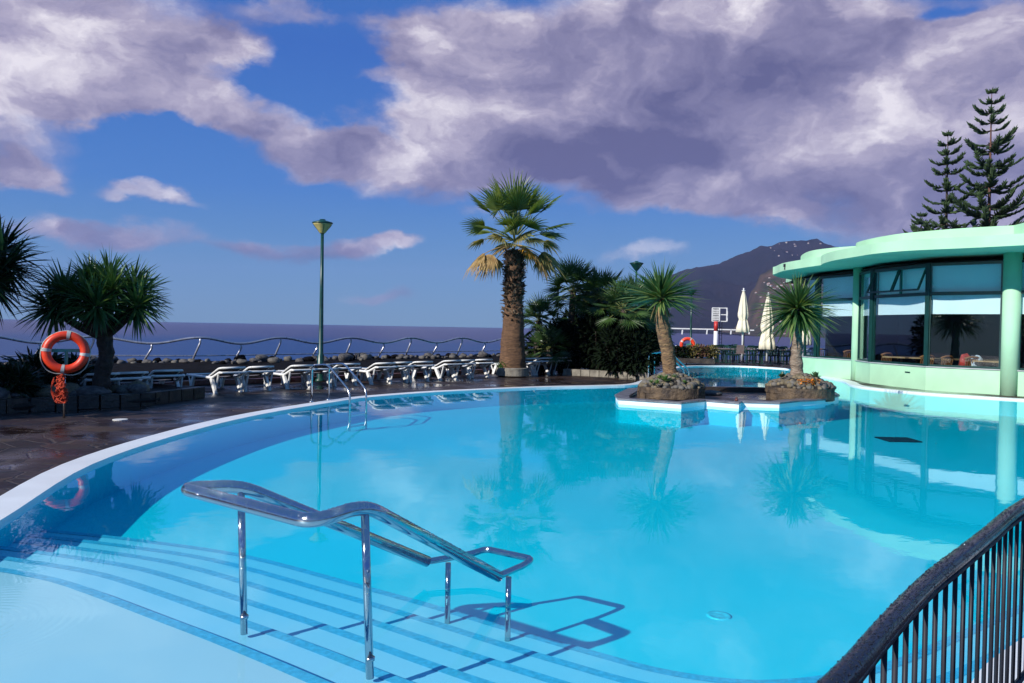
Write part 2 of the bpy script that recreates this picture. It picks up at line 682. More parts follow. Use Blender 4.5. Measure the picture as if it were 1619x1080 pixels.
# ------------------------------------------------------------------ materials
M = {}
M['white'] = mat('white pool paint', (0.80, 0.82, 0.84), 0.35, vary=0.06, vscale=2.0, bump=0.05, bscale=60)
M['grey_rim'] = mat('grey rim stone', (0.16, 0.15, 0.17), 0.45, vary=0.4, vscale=5, bump=0.2, bscale=30, rvary=0.2)
M['plastic'] = mat('white resin', (0.78, 0.77, 0.74), 0.35, vary=0.10, vscale=6, rvary=0.1)
M['sling'] = mat('taupe sling fabric', (0.17, 0.145, 0.14), 0.8, vary=0.25, vscale=9, bump=0.3, bscale=250)
M['chrome'] = wet_metal('wet chrome', (0.46, 0.48, 0.53), 1.0, 0.07, 150.0, 0.7, 0.3)
M['steel'] = mat('steel tube', (0.56, 0.58, 0.62), 0.22, metal=1.0, vary=0.15, vscale=9, rvary=0.08)
M['rail_metal'] = mat('rail steel', (0.40, 0.40, 0.45), 0.3, metal=0.55, vary=0.25, vscale=5, rvary=0.12)
M['black_rail'] = wet_metal('wet dark handrail', (0.018, 0.017, 0.022), 0.0, 0.16, 125.0, 1.0, 0.34)
M['drop_dark'] = mat('rain bead on dark rail', (0.02, 0.02, 0.03), 0.03, vary=0.1, vscale=4, spec=0.9)
M['drop_clear'] = mat('rain bead on chrome', (0.55, 0.57, 0.62), 0.05, metal=0.9, vary=0.1, vscale=4)
M['black_bar'] = mat('dark bar', (0.022, 0.024, 0.034), 0.5, vary=0.3, vscale=8, rvary=0.1, spec=0.2)
M['green_paint'] = mat('dark green lamp paint', (0.006, 0.05, 0.042), 0.35, vary=0.3, vscale=6, rvary=0.1)
M['lamp_glass'] = mat('frosted lamp bowl', (0.50, 0.42, 0.16), 0.4, vary=0.2, vscale=8)
M['bark_dark'] = mat('dark scarred bark', (0.055, 0.038, 0.03), 0.85, vary=0.6, vscale=9, bump=1.0, bscale=16)
M['bark_ring'] = mat('ringed yucca bark', (0.27, 0.16, 0.075), 0.85, col2=(0.09, 0.05, 0.03), vscale=7, bump=1.0, bscale=14, stretch=(1, 1, 2.6))
M['bark_grey'] = mat('pale yucca bark', (0.33, 0.26, 0.20), 0.85, col2=(0.13, 0.09, 0.065), vscale=7, bump=1.0, bscale=14, stretch=(1, 1, 2.6))
M['bark_palm'] = mat('smooth brown palm trunk', (0.19, 0.10, 0.05), 0.85, col2=(0.075, 0.04, 0.022), vscale=4, bump=1.0, bscale=9, stretch=(1.6, 1.6, 8))
M['boots'] = mat('old palm boots', (0.13, 0.085, 0.055), 0.9, col2=(0.035, 0.022, 0.016), vscale=7, bump=0.6, bscale=30)
M['boots_pale'] = mat('pale palm boots', (0.32, 0.23, 0.15), 0.9, col2=(0.10, 0.06, 0.035), vscale=7, bump=0.6, bscale=30)
M['palm_green'] = mat('fan palm green', (0.16, 0.20, 0.04), 0.45, col2=(0.06, 0.11, 0.025), vscale=2.2, trans=0.25)
M['palm_tan'] = mat('dry frond', (0.42, 0.29, 0.12), 0.7, col2=(0.22, 0.13, 0.05), vscale=3.5, trans=0.2)
M['palm_mixed'] = mat('ageing frond', (0.30, 0.24, 0.07), 0.6, col2=(0.07, 0.11, 0.03), vscale=2.2, trans=0.2)
M['palm_gold'] = mat('golden dying frond', (0.75, 0.36, 0.03), 0.6, col2=(0.48, 0.24, 0.05), vscale=2.5, trans=0.25)
M['petiole'] = mat('petiole', (0.15, 0.17, 0.05), 0.5, vary=0.3, vscale=4)
M['yucca'] = mat('sword leaf green', (0.085, 0.165, 0.050), 0.38, col2=(0.03, 0.085, 0.032), vscale=3.0, trans=0.15)
M['yucca_tip'] = mat('pale sword leaf', (0.22, 0.28, 0.09), 0.45, col2=(0.11, 0.17, 0.05), vscale=3.0, trans=0.2)
M['dragon'] = mat('dragon tree leaf', (0.070, 0.145, 0.042), 0.36, col2=(0.022, 0.062, 0.022), vscale=2.5, trans=0.1)
M['dragon_shaded'] = mat('shaded dragon tree leaf', (0.020, 0.045, 0.018), 0.4, col2=(0.008, 0.022, 0.010), vscale=2.5, trans=0.05)  # shade over the left side is put into this darker green
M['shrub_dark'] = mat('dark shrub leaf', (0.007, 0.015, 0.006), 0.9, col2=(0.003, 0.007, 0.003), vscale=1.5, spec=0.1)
M['clump_green'] = mat('clump palm leaf', (0.055, 0.11, 0.025), 0.42, col2=(0.018, 0.045, 0.014), vscale=1.8, trans=0.12)
M['succulent'] = mat('succulent leaf', (0.16, 0.27, 0.06), 0.45, col2=(0.07, 0.15, 0.04), vscale=14, trans=0.1)
M['succulent_dark'] = mat('dark succulent leaf', (0.05, 0.10, 0.04), 0.45, vary=0.4, vscale=14)
M['flower_orange'] = mat('orange petals', (0.75, 0.24, 0.02), 0.6, vary=0.3, vscale=20)
M['bed_leaf'] = mat('ochre bed foliage', (0.19, 0.15, 0.035), 0.6, col2=(0.06, 0.055, 0.02), vscale=4)
M['bed_leaf_red'] = mat('reddish bed foliage', (0.17, 0.08, 0.05), 0.6, col2=(0.05, 0.03, 0.025), vscale=4)
M['pine'] = mat('island pine needles', (0.060, 0.105, 0.036), 0.6, col2=(0.020, 0.042, 0.018), vscale=0.8)
M['pine_trunk'] = mat('reddish pine trunk', (0.12, 0.055, 0.04), 0.85, vary=0.4, vscale=2, bump=0.5, bscale=8)
M['bright_leaf'] = mat('bright tree leaf', (0.10, 0.19, 0.03), 0.5, col2=(0.04, 0.09, 0.02), vscale=1.5, trans=0.2)
M['cobble'] = mat('grey beach cobble', (0.16, 0.145, 0.125), 0.75, col2=(0.06, 0.055, 0.05), vscale=6, bump=0.15, bscale=40)
M['cobble_tan'] = mat('tan beach cobble', (0.21, 0.165, 0.10), 0.8, col2=(0.09, 0.075, 0.05), vscale=7, bump=0.2, bscale=40)
M['boulder'] = mat('grey sea boulder', (0.13, 0.12, 0.115), 0.8, col2=(0.03, 0.027, 0.03), vscale=3, bump=0.3, bscale=18)
M['basalt'] = mat('black lava rock', (0.007, 0.006, 0.007), 0.95, spec=0.08, vary=0.6, vscale=2.5, bump=1.0, bscale=5)
M['soil'] = mat('dark soil', (0.016, 0.012, 0.010), 0.9, vary=0.5, vscale=4, bump=0.8, bscale=12)
M['planter_stone'] = mat('brown planter block', (0.14, 0.095, 0.055), 0.75, col2=(0.03, 0.022, 0.018), vscale=5, bump=0.8, bscale=16)
M['kerb_stone'] = mat('wet kerb block', (0.045, 0.034, 0.026), 0.45, col2=(0.018, 0.014, 0.013), vscale=5, bump=0.3, bscale=22, rvary=0.2)
M['kerb_red'] = mat('red kerb tile', (0.11, 0.032, 0.024), 0.4, vary=0.4, vscale=4, rvary=0.2)
M['concrete'] = mat('pale concrete', (0.27, 0.245, 0.20), 0.85, col2=(0.13, 0.115, 0.095), vscale=5, bump=0.4, bscale=26)
M['mint'] = mat('mint render', (0.40, 0.68, 0.46), 0.75, vary=0.11, vscale=0.9, bump=0.06, bscale=70)
M['mint_dark'] = mat('sea green paint', (0.012, 0.16, 0.125), 0.4, vary=0.15, vscale=3)
M['frame'] = mat('dark green window frame', (0.004, 0.035, 0.032), 0.35, vary=0.2, vscale=5)
M['sill'] = mat('grey sill', (0.40, 0.42, 0.44), 0.6, vary=0.2, vscale=4)
M['blind'] = mat('white roller blind', (0.84, 0.86, 0.88), 0.8, vary=0.04, vscale=1.5, bump=0.04, bscale=120)
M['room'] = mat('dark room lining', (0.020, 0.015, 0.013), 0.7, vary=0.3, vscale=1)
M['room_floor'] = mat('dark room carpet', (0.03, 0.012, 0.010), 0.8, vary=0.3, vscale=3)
M['wood'] = mat('warm chair wood', (0.34, 0.14, 0.055), 0.4, col2=(0.20, 0.075, 0.03), vscale=5, stretch=(1, 1, 6))
M['table_wood'] = mat('pale table wood', (0.45, 0.27, 0.13), 0.4, col2=(0.32, 0.17, 0.08), vscale=4, stretch=(6, 1, 1))
M['red_cloth'] = mat('red cloth', (0.45, 0.03, 0.02), 0.8, vary=0.3, vscale=14)
M['print_cloth'] = mat('white floral cloth', (0.75, 0.74, 0.72), 0.8, col2=(0.22, 0.25, 0.38), vscale=26, detail=2)
M['cream'] = mat('cream canvas', (0.74, 0.68, 0.54), 0.85, vary=0.10, vscale=3, bump=0.1, bscale=120)
M['white_metal'] = mat('white enamel', (0.75, 0.76, 0.77), 0.4, vary=0.1, vscale=5)
M['red_metal'] = mat('red enamel', (0.50, 0.035, 0.03), 0.45, vary=0.2, vscale=4)
M['dark_glass'] = mat('dark sign glass', (0.025, 0.027, 0.055), 0.25, vary=0.3, vscale=6)
M['orange'] = mat('orange buoy shell', (0.72, 0.045, 0.012), 0.42, vary=0.14, vscale=5, bump=0.05, bscale=30, rvary=0.1)
M['tape'] = mat('grey reflective tape', (0.48, 0.47, 0.46), 0.4, vary=0.25, vscale=14)
M['rope_white'] = mat('pale grab rope', (0.52, 0.50, 0.44), 0.9, vary=0.3, vscale=30)
M['rope_orange'] = mat('orange throwing line', (0.62, 0.065, 0.02), 0.8, col2=(0.30, 0.03, 0.012), vscale=14)
M['turquoise'] = mat('turquoise holder', (0.05, 0.30, 0.27), 0.5, vary=0.2, vscale=7)
M['chair_green'] = mat('bottle green chair', (0.008, 0.040, 0.030), 0.4, vary=0.3, vscale=6, rvary=0.1)
M['table_top'] = mat('mauve table top', (0.20, 0.155, 0.165), 0.4, vary=0.15, vscale=5)
M['menu'] = mat('brown grey board', (0.17, 0.12, 0.12), 0.6, vary=0.2, vscale=7)
M['roof_tile'] = mat('red house roof', (0.33, 0.10, 0.06), 0.8, vary=0.3, vscale=0.2)
M['house_wall'] = mat('white house wall', (0.36, 0.34, 0.33), 0.8, vary=0.2, vscale=0.2)
M['grille'] = mat('black floor grille', (0.008, 0.009, 0.012), 0.5, vary=0.2, vscale=6)
M['mountain'] = mat('dark wooded mountain', (0.004, 0.006, 0.004), 0.95, spec=0.0, col2=(0.014, 0.010, 0.010), vscale=0.0032, detail=9, bump=0.0)
M['headland'] = mat('sunlit headland', (0.095, 0.060, 0.042), 0.95, spec=0.0, col2=(0.022, 0.028, 0.014), vscale=0.012, detail=9)


def painted(name, col, var):
    return mat(name, col, 0.5, vary=var, vscale=0.5, detail=8, coords='Object')


M['shallow_paint'] = painted('pale blue pool paint', (0.46, 0.72, 0.83), 0.05)
M['tread_paint'] = painted('pale blue tread paint', (0.36, 0.72, 0.92), 0.04)
M['deep_paint'] = painted('turquoise pool paint', (0.012, 0.74, 0.90), 0.05)
M['nosing'] = mat('blue nosing mosaic', (0.08, 0.50, 0.76), 0.4, vary=0.2, vscale=30)


def paving():
    mt, nt, b, out = new_mat('wet slate paving')
    L = nt.links
    g = nt.nodes.new('ShaderNodeNewGeometry')
    wpn = nt.nodes.new('ShaderNodeTexNoise'); wpn.inputs['Scale'].default_value = 2.2; wpn.inputs['Detail'].default_value = 3
    L.new(g.outputs['Position'], wpn.inputs['Vector'])
    vm = nt.nodes.new('ShaderNodeVectorMath'); vm.operation = 'MULTIPLY_ADD'
    vm.inputs[1].default_value = (0.16, 0.16, 0)
    L.new(wpn.outputs['Color'], vm.inputs[0]); L.new(g.outputs['Position'], vm.inputs[2])
    ve = nt.nodes.new('ShaderNodeTexVoronoi'); ve.feature = 'DISTANCE_TO_EDGE'; ve.inputs['Scale'].default_value = 2.3
    vc = nt.nodes.new('ShaderNodeTexVoronoi'); vc.inputs['Scale'].default_value = 2.3
    for v_ in (ve, vc):
        L.new(vm.outputs['Vector'], v_.inputs['Vector'])
    jr = nt.nodes.new('ShaderNodeMapRange'); jr.inputs['From Min'].default_value = 0.012; jr.inputs['From Max'].default_value = 0.04
    L.new(ve.outputs['Distance'], jr.inputs['Value'])
    sx = nt.nodes.new('ShaderNodeSeparateColor'); L.new(vc.outputs['Color'], sx.inputs['Color'])
    rp = nt.nodes.new('ShaderNodeValToRGB')
    cols = [(0.0, (0.020, 0.012, 0.013)), (0.45, (0.038, 0.020, 0.019)), (0.8, (0.052, 0.030, 0.024)), (1.0, (0.085, 0.052, 0.036))]
    rp.color_ramp.elements[0].color = (*cols[0][1], 1); rp.color_ramp.elements[1].color = (*cols[3][1], 1)
    for p_, c_ in cols[1:3]:
        e_ = rp.color_ramp.elements.new(p_); e_.color = (*c_, 1)
    L.new(sx.outputs['Red'], rp.inputs['Fac'])
    nb = nt.nodes.new('ShaderNodeTexNoise'); nb.inputs['Scale'].default_value = 14; nb.inputs['Detail'].default_value = 8
    L.new(g.outputs['Position'], nb.inputs['Vector'])
    mxn = nt.nodes.new('ShaderNodeMix'); mxn.data_type = 'RGBA'; mxn.blend_type = 'MULTIPLY'; mxn.inputs['Factor'].default_value = 0.65
    L.new(rp.outputs['Color'], mxn.inputs['A']); L.new(nb.outputs['Color'], mxn.inputs['B'])
    mj = nt.nodes.new('ShaderNodeMix'); mj.data_type = 'RGBA'
    mj.inputs['A'].default_value = (0.060, 0.044, 0.038, 1)
    L.new(jr.outputs['Result'], mj.inputs['Factor']); L.new(mxn.outputs['Result'], mj.inputs['B'])
    L.new(mj.outputs['Result'], b.inputs['Base Color'])
    # puddles: broad patches of standing water
    pn = nt.nodes.new('ShaderNodeTexNoise'); pn.inputs['Scale'].default_value = 0.55; pn.inputs['Detail'].default_value = 5; pn.inputs['Roughness'].default_value = 0.6
    L.new(g.outputs['Position'], pn.inputs['Vector'])
    pr = nt.nodes.new('ShaderNodeMapRange'); pr.inputs['From Min'].default_value = 0.42; pr.inputs['From Max'].default_value = 0.60
    pr.inputs['To Min'].default_value = 0.62; pr.inputs['To Max'].default_value = 0.10
    L.new(pn.outputs['Fac'], pr.inputs['Value'])
    L.new(pr.outputs['Result'], b.inputs['Roughness'])
    b.inputs['Specular IOR Level'].default_value = 0.35
    hb = nt.nodes.new('ShaderNodeMath'); hb.operation = 'MULTIPLY_ADD'; hb.inputs[1].default_value = 0.35
    L.new(nb.outputs['Fac'], hb.inputs[0]); L.new(jr.outputs['Result'], hb.inputs[2])
    bp = nt.nodes.new('ShaderNodeBump'); bp.inputs['Distance'].default_value = 0.02
    L.new(hb.outputs['Value'], bp.inputs['Height'])
    wr = nt.nodes.new('ShaderNodeMapRange'); wr.inputs['From Min'].default_value = 0.42; wr.inputs['From Max'].default_value = 0.60
    wr.inputs['To Min'].default_value = 0.7; wr.inputs['To Max'].default_value = 0.10
    L.new(pn.outputs['Fac'], wr.inputs['Value']); L.new(wr.outputs['Result'], bp.inputs['Strength'])
    L.new(bp.outputs['Normal'], b.inputs['Normal'])
    return mt


M['paving'] = paving()


def pool_water_mat():
    mt, nt, fr, gl, out = glass_like('clear pool water', (0.96, 0.99, 1.0), 1.33, 0.0, (0.80, 0.94, 1.0))
    L = nt.links
    g = nt.nodes.new('ShaderNodeNewGeometry')
    n1 = nt.nodes.new('ShaderNodeTexNoise'); n1.inputs['Scale'].default_value = 0.9; n1.inputs['Detail'].default_value = 3
    n2 = nt.nodes.new('ShaderNodeTexNoise'); n2.inputs['Scale'].default_value = 5.5; n2.inputs['Detail'].default_value = 3
    for n in (n1, n2):
        L.new(g.outputs['Position'], n.inputs['Vector'])
    # a rain drop's rings near the shallow end
    c = G(20, 990, 0)
    vm = nt.nodes.new('ShaderNodeVectorMath'); vm.operation = 'DISTANCE'
    vm.inputs[1].default_value = (c.x - 0.25, c.y, 0)
    L.new(g.outputs['Position'], vm.inputs[0])
    sn = nt.nodes.new('ShaderNodeMath'); sn.operation = 'SINE'
    ml = nt.nodes.new('ShaderNodeMath'); ml.operation = 'MULTIPLY'; ml.inputs[1].default_value = 130
    L.new(vm.outputs['Value'], ml.inputs[0]); L.new(ml.outputs['Value'], sn.inputs[0])
    fo = nt.nodes.new('ShaderNodeMapRange'); fo.inputs['From Min'].default_value = 0.05; fo.inputs['From Max'].default_value = 0.75
    fo.inputs['To Min'].default_value = 0.16; fo.inputs['To Max'].default_value = 0.0
    L.new(vm.outputs['Value'], fo.inputs['Value'])
    rg = nt.nodes.new('ShaderNodeMath'); rg.operation = 'MULTIPLY'
    L.new(sn.outputs['Value'], rg.inputs[0]); L.new(fo.outputs['Result'], rg.inputs[1])
    s1 = nt.nodes.new('ShaderNodeMath'); s1.operation = 'MULTIPLY_ADD'; s1.inputs[1].default_value = 0.16
    L.new(n2.outputs['Fac'], s1.inputs[0]); L.new(n1.outputs['Fac'], s1.inputs[2])
    s2 = nt.nodes.new('ShaderNodeMath'); s2.operation = 'ADD'
    L.new(s1.outputs['Value'], s2.inputs[0]); L.new(rg.outputs['Value'], s2.inputs[1])
    bp = nt.nodes.new('ShaderNodeBump'); bp.inputs['Strength'].default_value = 0.055; bp.inputs['Distance'].default_value = 0.05
    L.new(s2.outputs['Value'], bp.inputs['Height'])
    L.new(bp.outputs['Normal'], gl.inputs['Normal'])
    L.new(bp.outputs['Normal'], fr.inputs['Normal'])
    va = nt.nodes.new('ShaderNodeVolumeAbsorption')
    va.inputs['Color'].default_value = (0.0, 0.92, 0.94, 1)
    va.inputs['Density'].default_value = 0.75
    L.new(va.outputs['Volume'], out.inputs['Volume'])
    return mt


M['drain_plate'] = mat('pale blue drain plate', (0.05, 0.66, 0.83), 0.5, vary=0.2, vscale=30)
M['pool_water'] = pool_water_mat()
M['window_glass'] = glass_like('window glass', (0.88, 0.95, 0.96), 1.5, 0.0)[0]


def sea_mat():
    mt, nt, b, out = new_mat('open sea')
    L = nt.links
    g = nt.nodes.new('ShaderNodeNewGeometry')
    mp = nt.nodes.new('ShaderNodeMapping'); mp.inputs['Scale'].default_value = (0.00018, 0.0011, 1)
    L.new(g.outputs['Position'], mp.inputs['Vector'])
    n = nt.nodes.new('ShaderNodeTexNoise'); n.inputs['Scale'].default_value = 1.0; n.inputs['Detail'].default_value = 4
    L.new(mp.outputs['Vector'], n.inputs['Vector'])
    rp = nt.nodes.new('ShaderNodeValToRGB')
    # near water blue, a lilac belt farther out, a dark belt at the horizon
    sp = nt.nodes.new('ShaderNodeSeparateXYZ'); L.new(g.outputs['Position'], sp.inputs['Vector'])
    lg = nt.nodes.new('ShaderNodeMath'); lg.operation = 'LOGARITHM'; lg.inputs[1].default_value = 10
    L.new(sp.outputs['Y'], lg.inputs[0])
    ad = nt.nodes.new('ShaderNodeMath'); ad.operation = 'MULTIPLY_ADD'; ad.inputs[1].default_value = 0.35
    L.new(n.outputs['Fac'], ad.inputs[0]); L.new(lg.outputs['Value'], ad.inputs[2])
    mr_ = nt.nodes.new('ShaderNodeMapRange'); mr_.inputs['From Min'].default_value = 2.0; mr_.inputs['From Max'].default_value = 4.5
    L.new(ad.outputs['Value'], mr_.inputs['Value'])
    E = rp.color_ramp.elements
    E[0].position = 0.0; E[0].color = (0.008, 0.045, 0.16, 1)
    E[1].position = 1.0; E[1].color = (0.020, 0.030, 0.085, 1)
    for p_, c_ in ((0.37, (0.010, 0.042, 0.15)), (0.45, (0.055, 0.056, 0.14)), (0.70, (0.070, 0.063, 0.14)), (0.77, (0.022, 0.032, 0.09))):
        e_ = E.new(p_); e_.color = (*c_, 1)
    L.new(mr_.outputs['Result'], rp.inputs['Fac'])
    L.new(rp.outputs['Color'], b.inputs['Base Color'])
    b.inputs['Roughness'].default_value = 0.35
    b.inputs['Specular IOR Level'].default_value = 0.08
    w1 = nt.nodes.new('ShaderNodeMapping'); w1.inputs['Scale'].default_value = (0.05, 0.22, 1)
    L.new(g.outputs['Position'], w1.inputs['Vector'])
    n2 = nt.nodes.new('ShaderNodeTexNoise'); n2.inputs['Scale'].default_value = 1.0; n2.inputs['Detail'].default_value = 8
    L.new(w1.outputs['Vector'], n2.inputs['Vector'])
    bp = nt.nodes.new('ShaderNodeBump'); bp.inputs['Strength'].default_value = 0.55; bp.inputs['Distance'].default_value = 1.6
    L.new(n2.outputs['Fac'], bp.inputs['Height']); L.new(bp.outputs['Normal'], b.inputs['Normal'])
    return mt


M['sea'] = sea_mat()

# ------------------------------------------------------------------ sea, ground, pool
DECK = 0.03
SEA_Z = -12.0
mb = MB()
R_ = 9800
mb.add([(-12000, -300, SEA_Z), (12000, -300, SEA_Z), (12000, R_, SEA_Z), (-12000, R_, SEA_Z)], [(0, 1, 2, 3)])
tag(mb.build('sea', M['sea'], origin=(0, 0, SEA_Z)), kind='structure')

pool_pts = [(-3.55, 3.6), (-3.9, 5.0), (-4.15, 6.45), (-4.79, 9.13), (-4.84, 11.9), (-4.49, 14.5), (-3.57, 17.4), (-3.07, 18.4), (-1.75, 20.0), (0.7, 22.0), (2.6, 23.0),
            (3.75, 23.8), (4.5, 25.6), (5.4, 28.5), (6.4, 32.0), (7.35, 34.9), (8.4, 36.7), (9.8, 37.6), (11.1, 37.6), (12.2, 36.0), (12.45, 33.5),
            (11.7, 30.5), (11.45, 27.6), (10.85, 25.4), (10.9, 24.1), (11.58, 22.45), (12.45, 21.57), (13.25, 20.85), (15.15, 19.2), (17.4, 16.0),
            (16, 12.2), (11.5, 8.6), (7, 6.1), (4.6, 5.15), (3.3, 4.66), (2.5, 4.08), (2.06, 3.6), (1.75, 3.26), (1.4, 2.87), (1.05, 2.45), (0.72, 2.0),
            (0.3, 1.3), (-0.6, 0.8), (-2.0, 0.9), (-3.0, 1.9)]
POOL = catmull(pool_pts, 5, closed=True)              # clockwise seen from above
COPE = offset(POOL, -0.34)
HOLE = offset(POOL, -0.16)
SLAB = offset(POOL, -0.012)

sea_side = [(-20, -8), (-19, 12), (-15.5, 22.5), (-13.6, 25.2), (-10.4, 26.4), (-8.3, 28.8), (-6.3, 31.3), (-4.3, 33.7), (-2.3, 35.9), (1.5, 39.2), (5, 43.2), (9.4, 45.6), (19, 46.2), (40, 60), (60, 110), (130, 130), (130, -8)]
mb = MB()
tri = tessellate_polygon([[V((x, y, 0)) for x, y in sea_side], [V((p.x, p.y, 0)) for p in HOLE]])
allp = [V((x, y, DECK)) for x, y in sea_side] + [V((p.x, p.y, DECK)) for p in HOLE]
fs = []
for t in tri:
    a, b, c = (allp[i] for i in t)
    if (b - a).cross(c - a).z < 0:
        t = (t[0], t[2], t[1])
    fs.append(tuple(t))
mb.add(allp, fs)
n = len(sea_side)
low = [V((x, y, SEA_Z - 1)) for x, y in sea_side]
mb.add([V((x, y, DECK)) for x, y in sea_side] + low, [((i + 1) % n, i, n + i, n + (i + 1) % n) for i in range(n)])
tag(mb.build('pool_deck', M['paving'], origin=(0, 0, 0)), kind='structure')

mb = MB()
mb.ring(SLAB, COPE, -0.03, 0.040)
tag(mb.build('pool_coping', M['white'], origin=(0, 0, 0)), kind='structure')

# walls of the basin
mb = MB()
WALL = offset(POOL, -0.02)
n = len(WALL)
mb.add([V((p.x, p.y, -0.031)) for p in WALL] + [V((p.x, p.y, -1.0)) for p in WALL], [((i + 1) % n, i, n + i, n + (i + 1) % n) for i in range(n)])
tag(mb.build('pool_wall', M['deep_paint'], origin=(0, 0, 0)), kind='structure')

# floor: falls from the steps to the middle
mb = MB()
nx_, ny_ = 60, 90
vsx = []
for j in range(ny_ + 1):
    for i in range(nx_ + 1):
        x = -6 + 25 * i / nx_
        y = 0.5 + 38.5 * j / ny_
        z = -0.375 - 0.05 * smooth01(5.0, 10.0, y)
        vsx.append((x, y, z))
fs = [(j * (nx_ + 1) + i, j * (nx_ + 1) + i + 1, (j + 1) * (nx_ + 1) + i + 1, (j + 1) * (nx_ + 1) + i) for j in range(ny_) for i in range(nx_)]
mb.add(vsx, fs)
tag(mb.build('pool_floor', M['deep_paint'], origin=(0, 0, 0), smooth=True), kind='structure')

# the water itself, a closed body (its sides and underside lie inside the basin's shell)
mb = MB()
BODY = offset(POOL, -0.08)
mb.prism(BODY, -1.1, 0.0)
tag(mb.build('pool_water', M['pool_water'], origin=(0, 0, 0)), kind='structure')

# steps: terraces one under the other that follow the deep end's outline
L6 = [G(px, py, -0.33) for px, py in ((-260, 822), (-60, 828), (77, 838), (221, 853), (390, 878), (590, 930), (716, 965), (844, 1003), (940, 1030), (1043, 1057), (1147, 1073), (1230, 1075), (1320, 1065), (1421, 1041), (1619, 954))]
L6 += [V((6.2, 7.6, 0)), V((9.5, 9.6, 0)), V((16, 13, 0))]
L6 = catmull(L6, 5)
for k in range(6):
    z = -0.08 - 0.05 * k
    ln = offset(L6, 0.336 * (5 - k), closed=False)
    # drop points that fold over themselves in the tight bend
    keep = [ln[0]]
    for p, q in zip(ln[1:], L6[1:]):
        dmin = min((V((p.x - r.x, p.y - r.y)).length for r in L6))
        if dmin > 0.336 * (5 - k) - 0.03:
            keep.append(p)
    ln = keep
    mb = MB()
    poly = [V((p.x, p.y, 0)) for p in ln] + [V((16.0, 0.4, 0)), V((-9.0, 0.4, 0))]
    mb.prism([(p.x, p.y) for p in poly], -0.7 - 0.01 * k, z)
    st = mb.build('pool_step', M['shallow_paint'] if k == 0 else M['tread_paint'], origin=(0, 0, 0))
    tag(st, kind='structure')
    back = offset(ln, 0.075, closed=False)
    mb = MB()
    n = len(ln)
    vs_ = [V((p.x, p.y, z + 0.004)) for p in ln] + [V((p.x, p.y, z + 0.004)) for p in back]
    vs_ += [V((p.x, p.y, z - 0.045)) for p in offset(ln, -0.004, closed=False)]
    mb.add(vs_, [(i, n + i, n + i + 1, i + 1) for i in range(n - 1)] + [(2 * n + i, i, i + 1, 2 * n + i + 1) for i in range(n - 1)])
    tag(mb.build('step_nosing', M['nosing'], origin=(0, 0, 0)), kind='structure')

# ------------------------------------------------------------------ pool island
def zigzag(pts, z=0.0):
    return [G(px, py, z) for px, py in pts]


isl_front = zigzag([(978, 638.5), (1077, 645.5), (1115, 641), (1168, 645.5), (1172, 642.8), (1232, 645), (1262, 641.5), (1289, 640), (1309, 638), (1326, 632)])
isl = isl_front + [V((8.6, 21.2, 0)), V((7.9, 22.1, 0)), V((6.5, 22.4, 0)), V((4.6, 22.2, 0)), V((3.15, 21.2, 0)), V((2.5, 19.0, 0))]
# counter-clockwise from above: right of travel is outside
isl_in = offset(isl, -0.30)
root = thing('pool_island', 'white sided angular stone platform in the pool between its two palm planters', 'platform', (5.0, 18.4, 0))
mb = MB()
mb.ring(isl_in, isl, -0.012, 0.085)
mb.build('side_wall', M['white'], root)
mb = MB()
mb.ring(isl_in, offset(isl, -0.006), -0.85, -0.013)
mb.build('submerged_wall', M['deep_paint'], root)
mb = MB()
mb.ring(offset(isl, -0.32), offset(isl, 0.025), 0.087, 0.125)
mb.build('rim', M['grey_rim'], root)
mb = MB()
mb.prism([(p.x, p.y) for p in offset(isl, -0.28)], -0.80, 0.045)
mb.build('paved_floor', M['paving'], root)
mb = MB()
a, b = G(1113, 618, 0.2), G(1216, 618, 0.2)
mb.beam((4.65, 21.65, 0.10), (6.9, 21.65, 0.10), 0.3, 0.14)
mb.build('rear_wall', M['kerb_stone'], root)
mb = MB()
mb.lathe([(0.03, 0), (0.045, 0.02), (0.02, 0.06), (0.03, 0.075), (0.0, 0.09)], G(1165.5, 634.5, 0.125) - V((0, -0.06, 0)), 8)
mb.build('spout', M['kerb_red'], root)
c = G(1128, 626, 0.045)
mb = MB()
mb.blob((c.x, c.y + 0.25, 0.085), (0.30, 0.22, 0.09), 5)
tag(mb.build('flat_rock', M['boulder'], origin=(c.x, c.y + 0.25, 0.085), smooth=True), 'flat grey rock lying on the island floor beside the left planter', 'rock')


